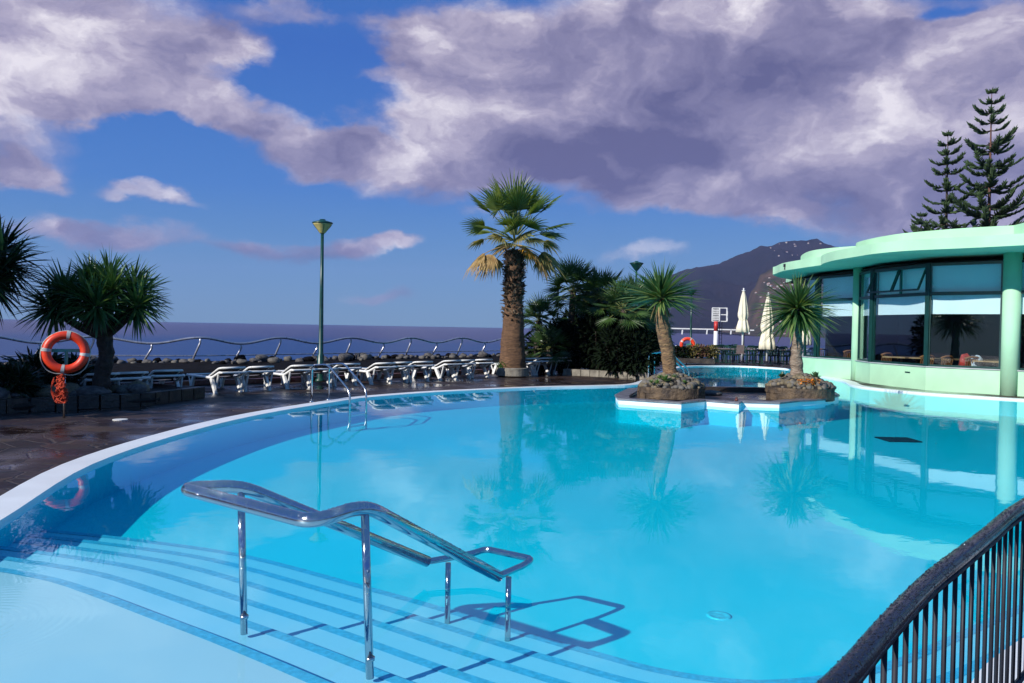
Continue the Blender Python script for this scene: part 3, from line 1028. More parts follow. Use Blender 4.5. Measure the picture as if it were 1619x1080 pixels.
def planter(c, r, label, seed, tan_share):
    rnd = random.Random(seed)
    root = thing('stone_planter', label, 'planter', (c[0], c[1], 0.045))
    mb = MB()
    # a low ring wall of coursed dark blocks
    for row, (z, h) in enumerate(((0.045, 0.16), (0.207, 0.14))):
        nb = 17
        for i in range(nb):
            a0 = 2 * pi * (i + 0.5 * row) / nb + 0.012
            a1 = 2 * pi * (i + 1 + 0.5 * row) / nb - 0.012
            ro = r * rnd.uniform(0.975, 1.02)
            hh = h - rnd.uniform(0.004, 0.012)
            vs = []
            for zz in (z, z + hh):
                for a_, rr in ((a0, r - 0.16), (a0, ro), (a1, ro), (a1, r - 0.16)):
                    vs.append((c[0] + rr * cos(a_), c[1] + rr * sin(a_) * 0.92, zz))
            mb.add(vs, [(3, 2, 1, 0), (4, 5, 6, 7), (0, 1, 5, 4), (1, 2, 6, 5), (2, 3, 7, 6), (3, 0, 4, 7)])
    mb.lathe([(r - 0.03, 0.09), (r - 0.035, 0.345)], (c[0], c[1], 0), 30, caps=False)
    mb.build('ring_wall', M['planter_stone'], root)
    mb = MB()
    prof = [(r - 0.05, 0.31), (r - 0.14, 0.40), (r * 0.55, 0.55), (r * 0.28, 0.63), (0.0, 0.65)]
    mb.lathe(prof, (c[0], c[1], 0), 26)
    mb.build('soil', M['soil'], root)
    mb = MB()
    for i in range(420):
        a = rnd.uniform(0, 2 * pi)
        q = sqrt(rnd.uniform(0.03, 1))
        rr = q * (r - 0.07)
        # height of the heap there
        zz = 0.65 - 0.30 * q ** 1.6 - (0.02 if q > 0.93 else 0)
        s_ = rnd.choice((rnd.uniform(0.028, 0.045), rnd.uniform(0.045, 0.075))) * (1.25 if q > 0.8 else 1)
        mb.cur = 1 if rnd.random() < tan_share else 0
        mb.blob((c[0] + rr * cos(a), c[1] + 0.95 * rr * sin(a), zz + s_ * 0.25), (s_ * rnd.uniform(0.9, 1.5), s_ * rnd.uniform(0.8, 1.2), s_ * rnd.uniform(0.7, 1.0)), i, 7, 5, rz=rnd.uniform(0, pi))
    mb.build('cobble_heap', [M['cobble'], M['cobble_tan']], root, smooth=True)
    return root


PL = (3.84, 19.05)
PR = (7.12, 19.6)
planter(PL, 0.80, 'round dark stone planter heaped with grey cobbles, left of the two on the pool island', 11, 0.45)
planter(PR, 0.82, 'round dark stone planter with orange flowers, right of the two on the pool island', 12, 0.5)


def trunk_path(pts, n=24):
    return catmull(pts, max(2, n // (len(pts) - 1)))


def ringed_trunk(mb, path, r0, r1, seed, ring=0.03, n=14, foot=1.25):
    """trunk with close leaf-scar rings and lumps"""
    P = catmull(path, 16)
    R = []
    for i, p in enumerate(P):
        t = i / (len(P) - 1)
        r = r0 + (r1 - r0) * t
        if t < 0.12:
            r *= 1 + (foot - 1) * (1 - t / 0.12)
        r *= 1 + ring * (1 if i % 2 else -1) * (0.3 + abs(mnoise.noise(V((seed, 3, t * 14)))) * 2) + 0.10 * mnoise.noise(V((seed, 0, t * 9)))
        R.append(r)
    mb.tube(P, R, n)
    # wobble the skin
    o = len(mb.v) - len(P) * n
    for k in range(o, len(mb.v)):
        p = V(mb.v[k])
        i = (k - o) // n
        q = mnoise.noise(p * 6 + V((seed, 0, 0)))
        mb.v[k] = tuple(p + (p - P[i]) * (0.24 * q))


def rosette(mb, c, n, L, w, el0, el1, droop, seed, axis=None, mat_tip=None, jitter=0.12, r0=0.05, top_cut=0.0):
    """sword leaves bursting from one head"""
    rnd = random.Random(seed)
    c = V(c)
    ax = V(axis).normalized() if axis else V((0, 0, 1))
    q = V((0, 0, 1)).rotation_difference(ax)
    for i in range(n):
        t = (i + 0.5) / n
        s0, s1 = sin(radians(el0)), sin(radians(el1))
        e_ = math.asin(max(-1, min(1, s0 + (s1 - s0) * t + rnd.uniform(-1, 1) * jitter * 0.5)))
        a = i * 2.39996 + rnd.uniform(-0.3, 0.3)
        d = V((cos(e_) * cos(a), cos(e_) * sin(a), sin(e_)))
        d = q @ d
        ll = L * rnd.uniform(0.72, 1.08) * (1.0 - top_cut * max(0, sin(e_)) if e_ > 0 else 0.92)
        mb.cur = 1 if (mat_tip and rnd.random() < mat_tip) else 0
        mb.leaf(c + d * r0 - ax * (0.10 * (1 - t)), d, ll, w * rnd.uniform(0.8, 1.2), droop * rnd.uniform(0.4, 1.3), 4, 0.35, rnd.uniform(-0.5, 0.5))


def yucca(label, base, path, r0, r1, crown, L, bark, n, seed, droop, tilt=None, skirt=None, low=-48):
    root = thing('yucca_tree', label, 'tree', base)
    mb = MB()
    ringed_trunk(mb, path, r0, r1, seed)
    mb.build('trunk', M[bark], root, smooth=True)
    mb = MB()
    rosette(mb, crown, n, L, 0.058, low, 88, droop, seed, tilt, 0.3, top_cut=0.30)
    mb.build('crown', [M['yucca'], M['yucca_tip']], root, smooth=True)
    if skirt:
        mb = MB()
        rnd = random.Random(seed + 5)
        for i in range(skirt):
            a = rnd.uniform(0, 2 * pi)
            d = V((cos(a) * 0.5, sin(a) * 0.5, -1))
            mb.leaf(V(crown) + V((cos(a) * 0.07, sin(a) * 0.07, -0.1)), d, rnd.uniform(0.3, 0.6), 0.05, 0.5, 3, 0.3)
        mb.build('dry_skirt', M['palm_tan'], root, smooth=True)
    return root


def Hz(px, py, D):
    return H(px, py, D)


D1 = 19.05
yucca('yucca palm with leaning brown ringed trunk, in the left planter on the pool island', (PL[0], PL[1], 0.6),
      [V((H(1061, 603, D1).x, D1, 0.5)), H(1056, 560, D1), H(1049, 520, D1), H(1045, 488, D1), H(1045, 470, D1)], 0.175, 0.14, H(1045, 469, D1), 1.24, 'bark_ring', 250, 21, 0.42, (0.06, -0.05, 1), 26, -14)
D2 = 19.6
yucca('yucca palm with straight pale trunk and round head, in the right island planter', (PR[0], PR[1], 0.6),
      [V((H(1261, 603, D2).x, D2, 0.5)), H(1259, 562, D2), H(1260, 536, D2), H(1260.5, 505, D2), H(1261, 490, D2)], 0.15, 0.112, H(1261, 486, D2), 1.22, 'bark_grey', 360, 22, 0.42, None, 18, -46)


def succulent(c, r, n, mt, label, seed):
    mb = MB()
    rnd = random.Random(seed)
    for i in range(n):
        a = i * 2.4
        e_ = radians(rnd.uniform(10, 75))
        d = V((cos(a) * cos(e_), sin(a) * cos(e_), sin(e_)))
        mb.leaf(V(c), d, r * rnd.uniform(0.7, 1.1), r * 0.32, -0.2, 3, 0.4, None, (0.5, 1, 0.9, 0.2))
    return tag(mb.build('succulent', M[mt], origin=c, smooth=True), label, 'plant')


succulent(H(1052, 603, 18.45), 0.17, 34, 'succulent', 'bright green leafy succulent among cobbles at the foot of the leaning yucca', 1)
succulent(H(1043, 600, 18.7), 0.12, 26, 'succulent', 'small pale green succulent beside the bright one in the left island planter', 2)
for px, py, D, r_, lab in ((1030, 606, 18.5, 0.10, 'tiny pale green succulent at the far left of the left island planter'), (1066, 599, 18.7, 0.13, 'pale green succulent just right of the leaning yucca trunk'),
                           (1082, 606, 18.5, 0.09, 'tiny green succulent among the cobbles at the right of the left island planter'), (1039, 607, 18.35, 0.12, 'yellow green succulent at the front left of the left island planter')):
    succulent(H(px, py, D), r_, 26, 'succulent', lab, px)
succulent(H(1289, 598, 19.3), 0.17, 36, 'succulent_dark', 'dark green bushy succulent on the right edge of the right island planter', 3)
succulent(H(1236, 597, 19.4), 0.15, 30, 'succulent_dark', 'dark succulent on the left edge of the right island planter', 4)
mb = MB()
rnd = random.Random(4)
for i in range(90):
    p = H(rnd.uniform(1262, 1296), rnd.uniform(600, 610), 19.0 + rnd.uniform(-0.1, 0.15))
    for k in range(3):
        a = rnd.uniform(0, 2 * pi)
        mb.leaf(p, (cos(a), sin(a), rnd.uniform(0.3, 1.2)), rnd.uniform(0.03, 0.06), 0.03, 0.2, 2, 0.2, None, (0.6, 1, 0.5))
tag(mb.build('flower_patch', M['flower_orange'], origin=H(1280, 606, 19.0)), 'patch of orange flowers among the cobbles of the right island planter', 'flowers')


# ------------------------------------------------------------------ the tall fan palm
def fan_blade(mb, hub, axis, side, L, spread, nseg, w, droop, rnd, ragged=0.1, cup=0.18):
    """one fan leaf: folded segments radiating from its hub"""
    axis, side = V(axis).normalized(), V(side).normalized()
    nrm = side.cross(axis).normalized()
    if nrm.z < 0:
        nrm = -nrm
    for i in range(nseg):
        a = (i / (nseg - 1) - 0.5) * 2 * spread
        d = axis * cos(a) + side * sin(a) + nrm * (cup * (1 - abs(a) / spread) * 0.6 - 0.05)
        ll = L * (1 - 0.30 * (abs(a) / spread) ** 2) * rnd.uniform(1 - ragged, 1.0)
        cs = d.cross(nrm).normalized()
        tw = (1 if i % 2 else -1) * 0.55
        cs = (cs * cos(tw) + nrm * sin(tw))
        mb.strip(hub, d, cs, ll, w * L, droop * rnd.uniform(0.6, 1.5), 3)


DP = 26.6
pb = V((H(810.5, 560, DP).x, DP, DECK))
palm = thing('fan_palm', 'tall fan palm with shaggy trunk and yellowing lower fronds, in a concrete ring', 'palm', pb)


def pz(py):
    return H(810, py, DP).z


mb = MB()
prof = [(0.47, DECK), (0.445, pz(575)), (0.42, pz(560)), (0.40, pz(545)), (0.375, pz(525)), (0.345, pz(508)), (0.31, pz(495)), (0.29, pz(470)), (0.25, pz(420)), (0.22, pz(395))]
prof2 = []
rnd = random.Random(31)
for (r0, z0), (r1, z1) in zip(prof[:-1], prof[1:]):
    for k in range(6):
        t = k / 6
        prof2.append(((r0 + (r1 - r0) * t) * (1 + rnd.uniform(-0.02, 0.02)), z0 + (z1 - z0) * t))
prof2.append(prof[-1])
mb.lathe(prof2, (pb.x, pb.y, 0), 28, wob=lambda a, z: 1 + 0.07 * mnoise.noise(V((cos(a) * 1.5, sin(a) * 1.5, z * 2))) + 0.05 * mnoise.noise(V((cos(a) * 5, sin(a) * 5, z * 7))))
mb.build('trunk', M['bark_palm'], palm, smooth=True)
rnd = random.Random(3)
for nm, z0, z1, mt, cnt, rr in (('pale_leaf_bases', pz(512), pz(452), 'boots_pale', 260, 0.28), ('dark_leaf_bases', pz(470), pz(398), 'boots', 420, 0.265)):
    mb = MB()
    for i in range(cnt):
        z = z0 + (z1 - z0) * rnd.random()
        a = rnd.uniform(0, 2 * pi)
        p = V((pb.x + cos(a) * rr * 0.9, pb.y + sin(a) * rr * 0.9, z))
        d = V((cos(a + rnd.uniform(-.6, .6)), sin(a + rnd.uniform(-.6, .6)), rnd.uniform(0.2, 1.6)))
        L = rnd.uniform(0.10, 0.24)
        w = rnd.uniform(0.06, 0.12)
        mb.leaf(p, d, L, w, rnd.uniform(-0.4, 1.2), 3, 0.6, rnd.uniform(-0.4, 0.4), (1, 0.9, 0.7, 0.45))
        mb.leaf(p - V((0, 0, 0.012)), d, L, w, 0.2, 3, -0.3, None, (1, 0.9, 0.7, 0.4))
    mb.build(nm, M[mt], palm)

hubz = pz(385)
crown_c = V((pb.x, pb.y, hubz))
# (azimuth about the trunk: 0 = right, 90 = away, 270 = towards the viewer; rise, petiole, blade, kind)
fronds = [(250, 84, .95, 1.25, 'g'), (290, 72, .9, 1.25, 'g'), (200, 70, .95, 1.25, 'g'), (330, 66, .9, 1.1, 'g'), (60, 75, .9, 1.2, 'g'), (130, 70, .9, 1.2, 'g'),
          (180, 47, 1.0, 1.15, 'g'), (225, 50, .95, 1.15, 'g'), (0, 48, 1.0, 1.15, 'g'), (315, 46, .9, 1.1, 'g'), (90, 45, .9, 1.1, 'g'),
          (195, 27, 1.0, 1.0, 'g'), (350, 28, 1.0, 1.1, 'g'), (25, 22, .9, 1.05, 'g'), (270, 30, .7, 0.95, 'g'), (150, 25, .9, 1.0, 'g'),
          (172, 8, .95, .85, 'm'), (8, 5, .9, .9, 'm'), (235, 10, .7, .8, 'm'), (310, 6, .75, .8, 'm'), (110, 5, .8, .9, 'm'), (60, 0, .8, .9, 'm'),
          (183, -8, .95, 1.25, 't'), (205, -18, .8, 1.1, 't'), (318, -4, .42, 1.05, 'o'), (352, -6, .85, 1.3, 'm'), (2, -14, .8, 1.25, 't'), (338, -20, .7, 1.1, 't'), (20, -16, .9, 1.1, 'm'), (262, 34, .8, 1.0, 'g'), (300, 30, .85, 1.0, 'g'), (232, 22, .8, 1.0, 'g'), (285, 14, .6, .9, 'm'), (90, -25, .7, .9, 't'), (140, -22, .8, 1.0, 't'), (168, -20, .8, 1.1, 't'),
          (275, 58, .9, 1.15, 'g'), (160, 58, .95, 1.15, 'g'), (30, 60, .95, 1.15, 'g')]
rnd = random.Random(17)
for i, (azd, eld, pet, bl, kd) in enumerate(fronds):
    a, e_ = radians(azd), radians(eld)
    d = V((cos(a) * cos(e_), sin(a) * cos(e_), sin(e_)))
    p0 = crown_c + V((cos(a) * 0.10, sin(a) * 0.10, (0.30 if eld > 40 else 0.12 if eld > 0 else -0.06)))
    sag = 0.25 if eld > 40 else 0.5 if eld > 0 else 0.8
    pts = [p0]
    dd = d.copy()
    for k in range(5):
        pts.append(pts[-1] + dd * (pet / 5))
        dd = (dd + V((0, 0, -sag / 5 * 0.6))).normalized()
    side = dd.cross(V((0, 0, 1)))
    if side.length < 0.2:
        side = V((1, 0, 0))
    side.normalize()
    side = Matrix.Rotation(rnd.uniform(-0.6, 0.6), 3, dd) @ side
    mb = MB()
    mb.cur = 0
    mb.tube(pts, [0.030, 0.026, 0.022, 0.018, 0.015, 0.012], 5)
    mb.cur = 1
    dr = {'g': rnd.uniform(0.2, 0.6), 'm': 0.8, 't': 1.5, 'o': 0.8}[kd]
    bla = dd if kd in 'g' else (dd + V((0, 0, -0.35))).normalized()
    fan_blade(mb, pts[-1], bla, side, bl, radians(rnd.uniform(62, 95) if kd == 'g' else 75), 30 if kd == 'g' else 26, 0.046 if kd == 'g' else 0.05, dr, rnd, 0.2 if kd == 'g' else 0.35)
    f = mb.build('frond', [M['petiole'] if kd in 'gm' else M['palm_tan'], M[{'g': 'palm_green', 'm': 'palm_mixed', 't': 'palm_tan', 'o': 'palm_gold'}[kd]]], palm)
    if kd == 'o':
        f['label'] = 'golden orange dying frond'
    if kd == 't':
        f['label'] = 'dry tan hanging frond'
mb = MB()
mb.lathe([(0.53, 0.071), (0.545, 0.08), (0.545, 0.33), (0.53, 0.345), (0.45, 0.345), (0.44, 0.30)], (pb.x, pb.y, 0), 32, caps=False)
ring = mb.build('tree_ring', M['concrete'], origin=(pb.x, pb.y, DECK), smooth=False)
tag(ring, 'round pale concrete ring around the foot of the tall fan palm', 'planter')
mb = MB()
mb.lathe([(0.46, 0.13), (0.455, 0.31), (0.0, 0.33)], (pb.x, pb.y, 0), 24)
mb.build('soil', M['soil'], ring)
mb = MB()
rnd = random.Random(8)
for i in range(70):
    p = V((pb.x - 0.36 + rnd.uniform(-.1, .16), pb.y - 0.22 + rnd.uniform(-.12, .12), 0.31))
    a = rnd.uniform(0, 2 * pi)
    mb.leaf(p, (cos(a), sin(a), rnd.uniform(0.8, 2.5)), rnd.uniform(0.12, 0.34), 0.05, 0.7, 3, 0.3)
tag(mb.build('leafy_weed', M['bright_leaf'], origin=(pb.x - 0.36, pb.y - 0.22, 0.31)), 'small bright green plant growing inside the concrete ring of the tall palm', 'plant')


# ------------------------------------------------------------------ clump palms and shrubs behind the tall palm
def clump_palm(label, c, h, nf, L, seed, nstem=1):
    root = thing('clump_palm', label, 'palm', c)
    rnd = random.Random(seed)
    tm, cm = MB(), MB()
    for s_ in range(nstem):
        a = rnd.uniform(0, 2 * pi)
        top = V((c[0] + (0 if s_ == 0 else cos(a) * 0.7), c[1] + (0 if s_ == 0 else sin(a) * 0.7), c[2] + h * (1 if s_ == 0 else rnd.uniform(0.55, 0.8))))
        tm.tube([V(c), (V(c) + top) / 2 + V((rnd.uniform(-.1, .1), 0, 0)), top], [0.15, 0.13, 0.11], 8)
        for i in range(nf):
            t = (i + 0.5) / nf
            e_ = radians(-35 + 115 * t + rnd.uniform(-8, 8))
            a = i * 2.39996 + rnd.uniform(-.2, .2)
            d = V((cos(a) * cos(e_), sin(a) * cos(e_), sin(e_)))
            pet = L * rnd.uniform(0.55, 0.8)
            pts = [top, top + d * pet * 0.5, top + d * pet + V((0, 0, -0.06))]
            cm.cur = 0
            cm.tube(pts, 0.012, 4, caps=False)
            dd = (pts[2] - pts[1]).normalized()
            side = dd.cross(V((0, 0, 1)))
            if side.length < 0.15:
                side = V((1, 0, 0))
            side = Matrix.Rotation(rnd.uniform(-.5, .5), 3, dd) @ side.normalized()
            cm.cur = 1
            fan_blade(cm, pts[2], dd, side, L * rnd.uniform(0.6, 0.75), radians(110), 24, 0.06, 0.2, rnd, 0.1)
    tm.build('trunk', M['bark_dark'], root, smooth=True)
    cm.build('crown', [M['petiole'], M['clump_green']], root)
    return root


def at_deck(px, D):
    p = H(px, 540, D)
    return V((p.x, D, DECK))


clump_palm('tallest dark clump palm, straight behind the loungers to the right of the tall palm', at_deck(905, 29.5), pz(400) * 0 + 3.05, 34, 1.05, 31)
clump_palm('low bushy clump palm close behind the trunk of the tall palm', at_deck(852, 29.0), 1.9, 30, 0.85, 32)
clump_palm('feathery clump palm leaning out behind the leaning yucca', at_deck(985, 27.5), 2.35, 34, 1.0, 33)
clump_palm('clump palm filling the gap in the middle of the dark shrubbery', at_deck(945, 30.5), 2.2, 30, 0.95, 34)
clump_palm('short clump palm at the right end of the dark shrubbery', at_deck(1022, 29.0), 1.7, 30, 0.95, 35)
clump_palm('tall clump palm between the tallest one and the feathery one', at_deck(948, 29.0), 2.75, 32, 1.0, 37)
clump_palm('dark clump palm directly behind the leaning yucca trunk', at_deck(1012, 28.6), 2.45, 32, 1.0, 38)
clump_palm('clump palm with low fronds at the left foot of the shrubbery', at_deck(868, 28.4), 0.9, 26, 0.8, 36)


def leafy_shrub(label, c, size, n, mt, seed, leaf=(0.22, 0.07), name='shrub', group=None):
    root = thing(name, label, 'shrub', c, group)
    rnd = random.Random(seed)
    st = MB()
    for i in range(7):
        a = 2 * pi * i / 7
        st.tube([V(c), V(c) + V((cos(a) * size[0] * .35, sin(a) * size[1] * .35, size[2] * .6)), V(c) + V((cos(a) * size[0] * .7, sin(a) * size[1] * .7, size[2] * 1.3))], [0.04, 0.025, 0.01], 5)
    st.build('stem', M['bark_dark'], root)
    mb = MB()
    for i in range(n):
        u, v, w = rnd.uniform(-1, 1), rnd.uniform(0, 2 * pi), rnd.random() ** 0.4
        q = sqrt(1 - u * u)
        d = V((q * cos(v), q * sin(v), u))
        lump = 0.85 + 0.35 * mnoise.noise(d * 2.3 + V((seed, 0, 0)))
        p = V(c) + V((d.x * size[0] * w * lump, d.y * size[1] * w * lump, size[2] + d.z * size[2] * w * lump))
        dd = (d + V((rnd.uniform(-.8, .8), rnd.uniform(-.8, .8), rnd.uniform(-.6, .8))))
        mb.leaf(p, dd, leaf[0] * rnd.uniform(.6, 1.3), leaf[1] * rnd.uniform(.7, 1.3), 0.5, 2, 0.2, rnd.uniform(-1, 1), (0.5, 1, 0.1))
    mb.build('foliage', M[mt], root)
    return root


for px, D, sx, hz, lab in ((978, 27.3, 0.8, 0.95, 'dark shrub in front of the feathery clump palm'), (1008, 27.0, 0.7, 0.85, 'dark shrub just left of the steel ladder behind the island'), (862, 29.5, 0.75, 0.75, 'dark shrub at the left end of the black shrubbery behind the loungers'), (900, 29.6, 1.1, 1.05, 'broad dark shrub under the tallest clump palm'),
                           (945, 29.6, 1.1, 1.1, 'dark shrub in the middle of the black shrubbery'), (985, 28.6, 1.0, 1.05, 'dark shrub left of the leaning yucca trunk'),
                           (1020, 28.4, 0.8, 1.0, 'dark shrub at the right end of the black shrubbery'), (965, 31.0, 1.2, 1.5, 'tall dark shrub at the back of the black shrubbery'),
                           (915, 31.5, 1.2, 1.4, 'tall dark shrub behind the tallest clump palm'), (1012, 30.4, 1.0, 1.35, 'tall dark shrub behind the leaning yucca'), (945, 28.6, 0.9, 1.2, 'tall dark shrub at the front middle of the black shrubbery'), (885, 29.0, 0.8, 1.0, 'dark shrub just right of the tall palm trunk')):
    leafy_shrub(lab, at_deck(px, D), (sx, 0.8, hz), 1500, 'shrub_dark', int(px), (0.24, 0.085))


# ------------------------------------------------------------------ dragon trees on the left
def dragon_tree(label, base, path, r0, heads, L, n, seed, leafmat, tip):
    root = thing('dragon_tree', label, 'tree', base)
    mb = MB()
    ringed_trunk(mb, path, r0, r0 * 0.86, seed, 0.02, 16)
    top = V(path[-1])
    for h in heads:
        h = V(h)
        midp = (top + h) / 2 + V((0, 0, -0.12))
        mb.tube(catmull([top - V((0, 0, 0.15)), midp, h], 5), [r0 * (0.62 - 0.35 * i / 10) for i in range(11)], 8)
    mb.build('trunk', M['bark_dark'], root, smooth=True)
    mb = MB()
    for i, h in enumerate(heads):
        h = V(h)
        out = V((h.x - top.x, h.y - top.y, 0.45))
        rosette(mb, h, n, L, 0.052, -38, 88, 0.45, seed * 10 + i, out if out.length > 0.5 else None, tip, 0.2)
    mb.build('crown', [M[leafmat], M['yucca_tip']], root, smooth=True)
    return root


DT = 15.4
hd = [(-0.95, 0.0, 2.30), (-0.60, -0.45, 2.30), (-0.55, 0.35, 2.55), (-0.1, -0.55, 2.22), (0.05, 0.1, 2.62), (0.45, -0.4, 2.40), (0.40, 0.5, 2.5), (0.78, 0.1, 2.32), (0.95, -0.3, 2.08), (-0.25, 0.0, 2.45), (-0.95, -0.4, 2.0), (0.3, -0.75, 2.05)]
tb = H(161, 612, DT)
tt = H(164, 520, DT)
dragon_tree('dragon tree with thick dark trunk and wide domed crown behind the orange lifebuoy', (tb.x, DT, 0.25),
            [V((tb.x - 0.1, DT, 0.2)), V((tb.x, DT, 0.6)), H(168, 560, DT), tt], 0.165,
            [(tt.x + x * 0.84, DT + y, z - 0.1 - 0.04 * (z - 1.7)) for x, y, z in hd], 0.66, 120, 41, 'dragon', 0.05)
DL = 14.2
lt = H(-62, 500, DL)
dragon_tree('dark dragon tree cut off by the left edge of the picture', (lt.x - 0.2, DL, 0.25), [V((lt.x - 0.2, DL, 0.2)), V((lt.x - 0.1, DL, 0.9)), lt], 0.23,
            [(lt.x + x, DL + y, z) for x, y, z in ((-0.7, 0, 2.5), (-0.4, -0.4, 2.85), (0.1, 0.2, 3.0), (0.4, -0.4, 2.75), (0.72, 0.1, 2.62), (0.75, -0.3, 2.3), (0.45, 0.4, 2.9), (0.2, -0.6, 2.3), (0.1, 0.0, 2.7))], 0.80, 120, 42, 'dragon_shaded', 0.03)


# ------------------------------------------------------------------ island pines behind the building
def island_pine(label, base, height, spread, nwh, seed, trunkmat='pine_trunk', z0f=0.25):
    root = thing('island_pine', label, 'tree', base)
    rnd = random.Random(seed)
    b = V(base)
    mb = MB()
    mb.tube([b, b + V((0.05, 0, height * .5)), b + V((0, 0, height))], [0.22, 0.13, 0.02], 8)
    mb.build('trunk', M[trunkmat], root, smooth=True)
    mb = MB()
    for k in range(nwh):
        t = k / (nwh - 1)
        z = height * (z0f + (0.985 - z0f) * t ** 0.9) + (rnd.uniform(-.25, .25) if t < .8 else 0)
        R = spread * (1 - t) ** 0.72 * rnd.uniform(0.85, 1.08) + 0.28
        nb = 6 if t < .7 else 5
        a0 = rnd.uniform(0, 2 * pi)
        for j in range(nb):
            a = a0 + 2 * pi * j / nb + rnd.uniform(-.2, .2)
            rr = R * rnd.uniform(0.55, 1.12)
            if t < .8 and rnd.random() < 0.14:
                continue
            dip = rnd.uniform(-0.05, 0.14)
            pts = []
            for s_ in range(6):
                q = s_ / 5
                pts.append(b + V((cos(a) * rr * q, sin(a) * rr * q, z + rr * (dip * q + 0.22 * q * q - 0.12 * sin(q * pi)))))
            mb.cur = 1
            mb.tube(pts, [0.05, 0.04, 0.03, 0.025, 0.02, 0.012], 4, caps=False)
            mb.cur = 0
            nl = max(4, int(rr / 0.145))
            for s_ in range(nl):
                q = 0.16 + 0.84 * (s_ + 0.5) / nl
                i = min(4, int(q * 5))
                p = pts[i].lerp(pts[i + 1], q * 5 - i)
                fwd = (pts[i + 1] - pts[i]).normalized()
                sd = fwd.cross(V((0, 0, 1))).normalized()
                bl = (0.20 + 0.34 * rr * (1 - q) ** 0.8 * 0.55 + 0.12) * rnd.uniform(.75, 1.15)
                for sg in (-1, 1):
                    d = (fwd * 0.75 + sd * sg * 0.75 + V((0, 0, rnd.uniform(-0.15, 0.45)))).normalized()
                    e1 = p + d * bl * 0.55
                    e2 = e1 + (d + V((0, 0, rnd.uniform(0.0, 0.4)))).normalized() * bl * 0.45
                    mb.tube([p, e1, e2], [0.05, 0.062, 0.01], 4, caps=False)
            mb.tube([pts[-2], pts[-1], pts[-1] + (pts[-1] - pts[-2]).normalized() * 0.25 + V((0, 0, 0.1))], [0.08, 0.08, 0.01], 4, caps=False)
    mb.build('crown', [M['pine'], M['bark_dark']], root)
    return root


DA = 60
b1 = H(1557, 540, DA)
island_pine('tallest island pine, with a bare leader and reddish trunk, rising behind the mint roof', (b1.x, DA, DECK), H(1557, 140, DA).z - DECK, 4.2, 19, 51)
DB = 62
b2 = H(1490, 540, DB)
island_pine('shorter and darker island pine to the left of the tallest one', (b2.x, DB, DECK), H(1490, 208, DB).z - DECK, 3.0, 17, 52, 'bark_dark')
b3 = H(1452, 540, 66)
island_pine('low island pine top just showing over the roof, leftmost of the pines', (b3.x, 66, DECK), H(1448, 338, 66).z - DECK, 3.0, 12, 53, 'bark_dark', 0.35)
leafy_shrub('bright green tree top showing over the roof below the shorter pine', V((H(1466, 540, 50).x, 50, 5.0)), (1.0, 1.0, 1.65), 900, 'bright_leaf', 61, (0.28, 0.12), 'bright_tree')
leafy_shrub('dark leafy tree top between the two tall pines over the roof', V((H(1525, 540, 55).x, 55, 5.0)), (1.6, 1.0, 1.75), 1200, 'clump_green', 62, (0.3, 0.12), 'leafy_tree')
leafy_shrub('green tree top over the roof at the right edge of the picture', V((H(1612, 540, 50).x, 50, 5.0)), (1.1, 1.0, 1.9), 900, 'clump_green', 63, (0.3, 0.12), 'leafy_tree')
leafy_shrub('tiny tuft of leaves showing over the left part of the mint roof', V((H(1392, 540, 44).x, 44, 4.6)), (0.45, 0.4, 0.85), 300, 'clump_green', 64, (0.25, 0.1), 'leafy_tree')
for o in list(COL.objects):
    if o.name.startswith(('bright_tree', 'leafy_tree')):
        # give the roof-line trees a trunk that reaches the ground
        mb = MB()
        p = o.location
        mb.tube([V((p.x, p.y, DECK)), V((p.x, p.y, p.z + 0.4))], [0.16, 0.1], 8)
        mb.build('trunk', M['bark_dark'], o)

# two big unseen trees, added to throw shade over the left bed and deck
for (x, y, h_, r_, lab, sd) in ((-13.6, 10.6, 4.2, 1.8, 'unseen broad dark tree added for shade beyond the left edge of the picture, nearer one', 71), (-15.6, 13.4, 4.4, 1.7, 'unseen broad dark tree added for shade beyond the left edge of the picture, farther one', 72)):
    o = leafy_shrub(lab, V((x, y, h_ - 1.4)), (r_, r_, 1.9), 2600, 'clump_green', sd, (0.42, 0.2), 'added_shade_tree')
    o['category'] = 'tree'
    mb = MB()
    mb.tube([V((x, y, DECK)), V((x, y, h_ * 0.6)), V((x, y, h_))], [0.26, 0.2, 0.12], 10)
    mb.build('trunk', M['bark_dark'], o)

ORD = ['first', 'second', 'third', 'fourth', 'fifth', 'sixth', 'seventh', 'eighth', 'ninth', 'tenth', 'eleventh', 'twelfth', 'thirteenth', 'fourteenth', 'fifteenth', 'sixteenth', 'seventeenth']

# ------------------------------------------------------------------ chrome handrail over the steps
P1 = G(384, 972, 0.0)
P2 = G(583, 1040, 0.0)
zt = 0.785
A1 = H(381, 768, P1.y)
A2 = H(577, 799, P2.y)
C1 = G(286, 772, 0.745)
C2 = G(493, 826, 0.735)
E1 = G(676, 888, 0.11)
E2 = G(788, 911, 0.11)
T1 = G(748, 875, 0.13)
K1 = G(768, 868, 0.15)
K2 = G(842, 884, 0.15)
T2 = G(828, 894, 0.13)


def round_path(pts, r, k=6):
    """polyline with rounded corners"""
    P = [V(p) for p in pts]
    out = [P[0]]
    for i in range(1, len(P) - 1):
        a, b, c = P[i - 1], P[i], P[i + 1]
        ra = min(r, (b - a).length * 0.45, (c - b).length * 0.45)
        p0 = b + (a - b).normalized() * ra
        p1 = b + (c - b).normalized() * ra
        for j in range(k + 1):
            t = j / k
            out.append(p0 * (1 - t) ** 2 + b * 2 * t * (1 - t) + p1 * t * t)
    out.append(P[-1])
    return out


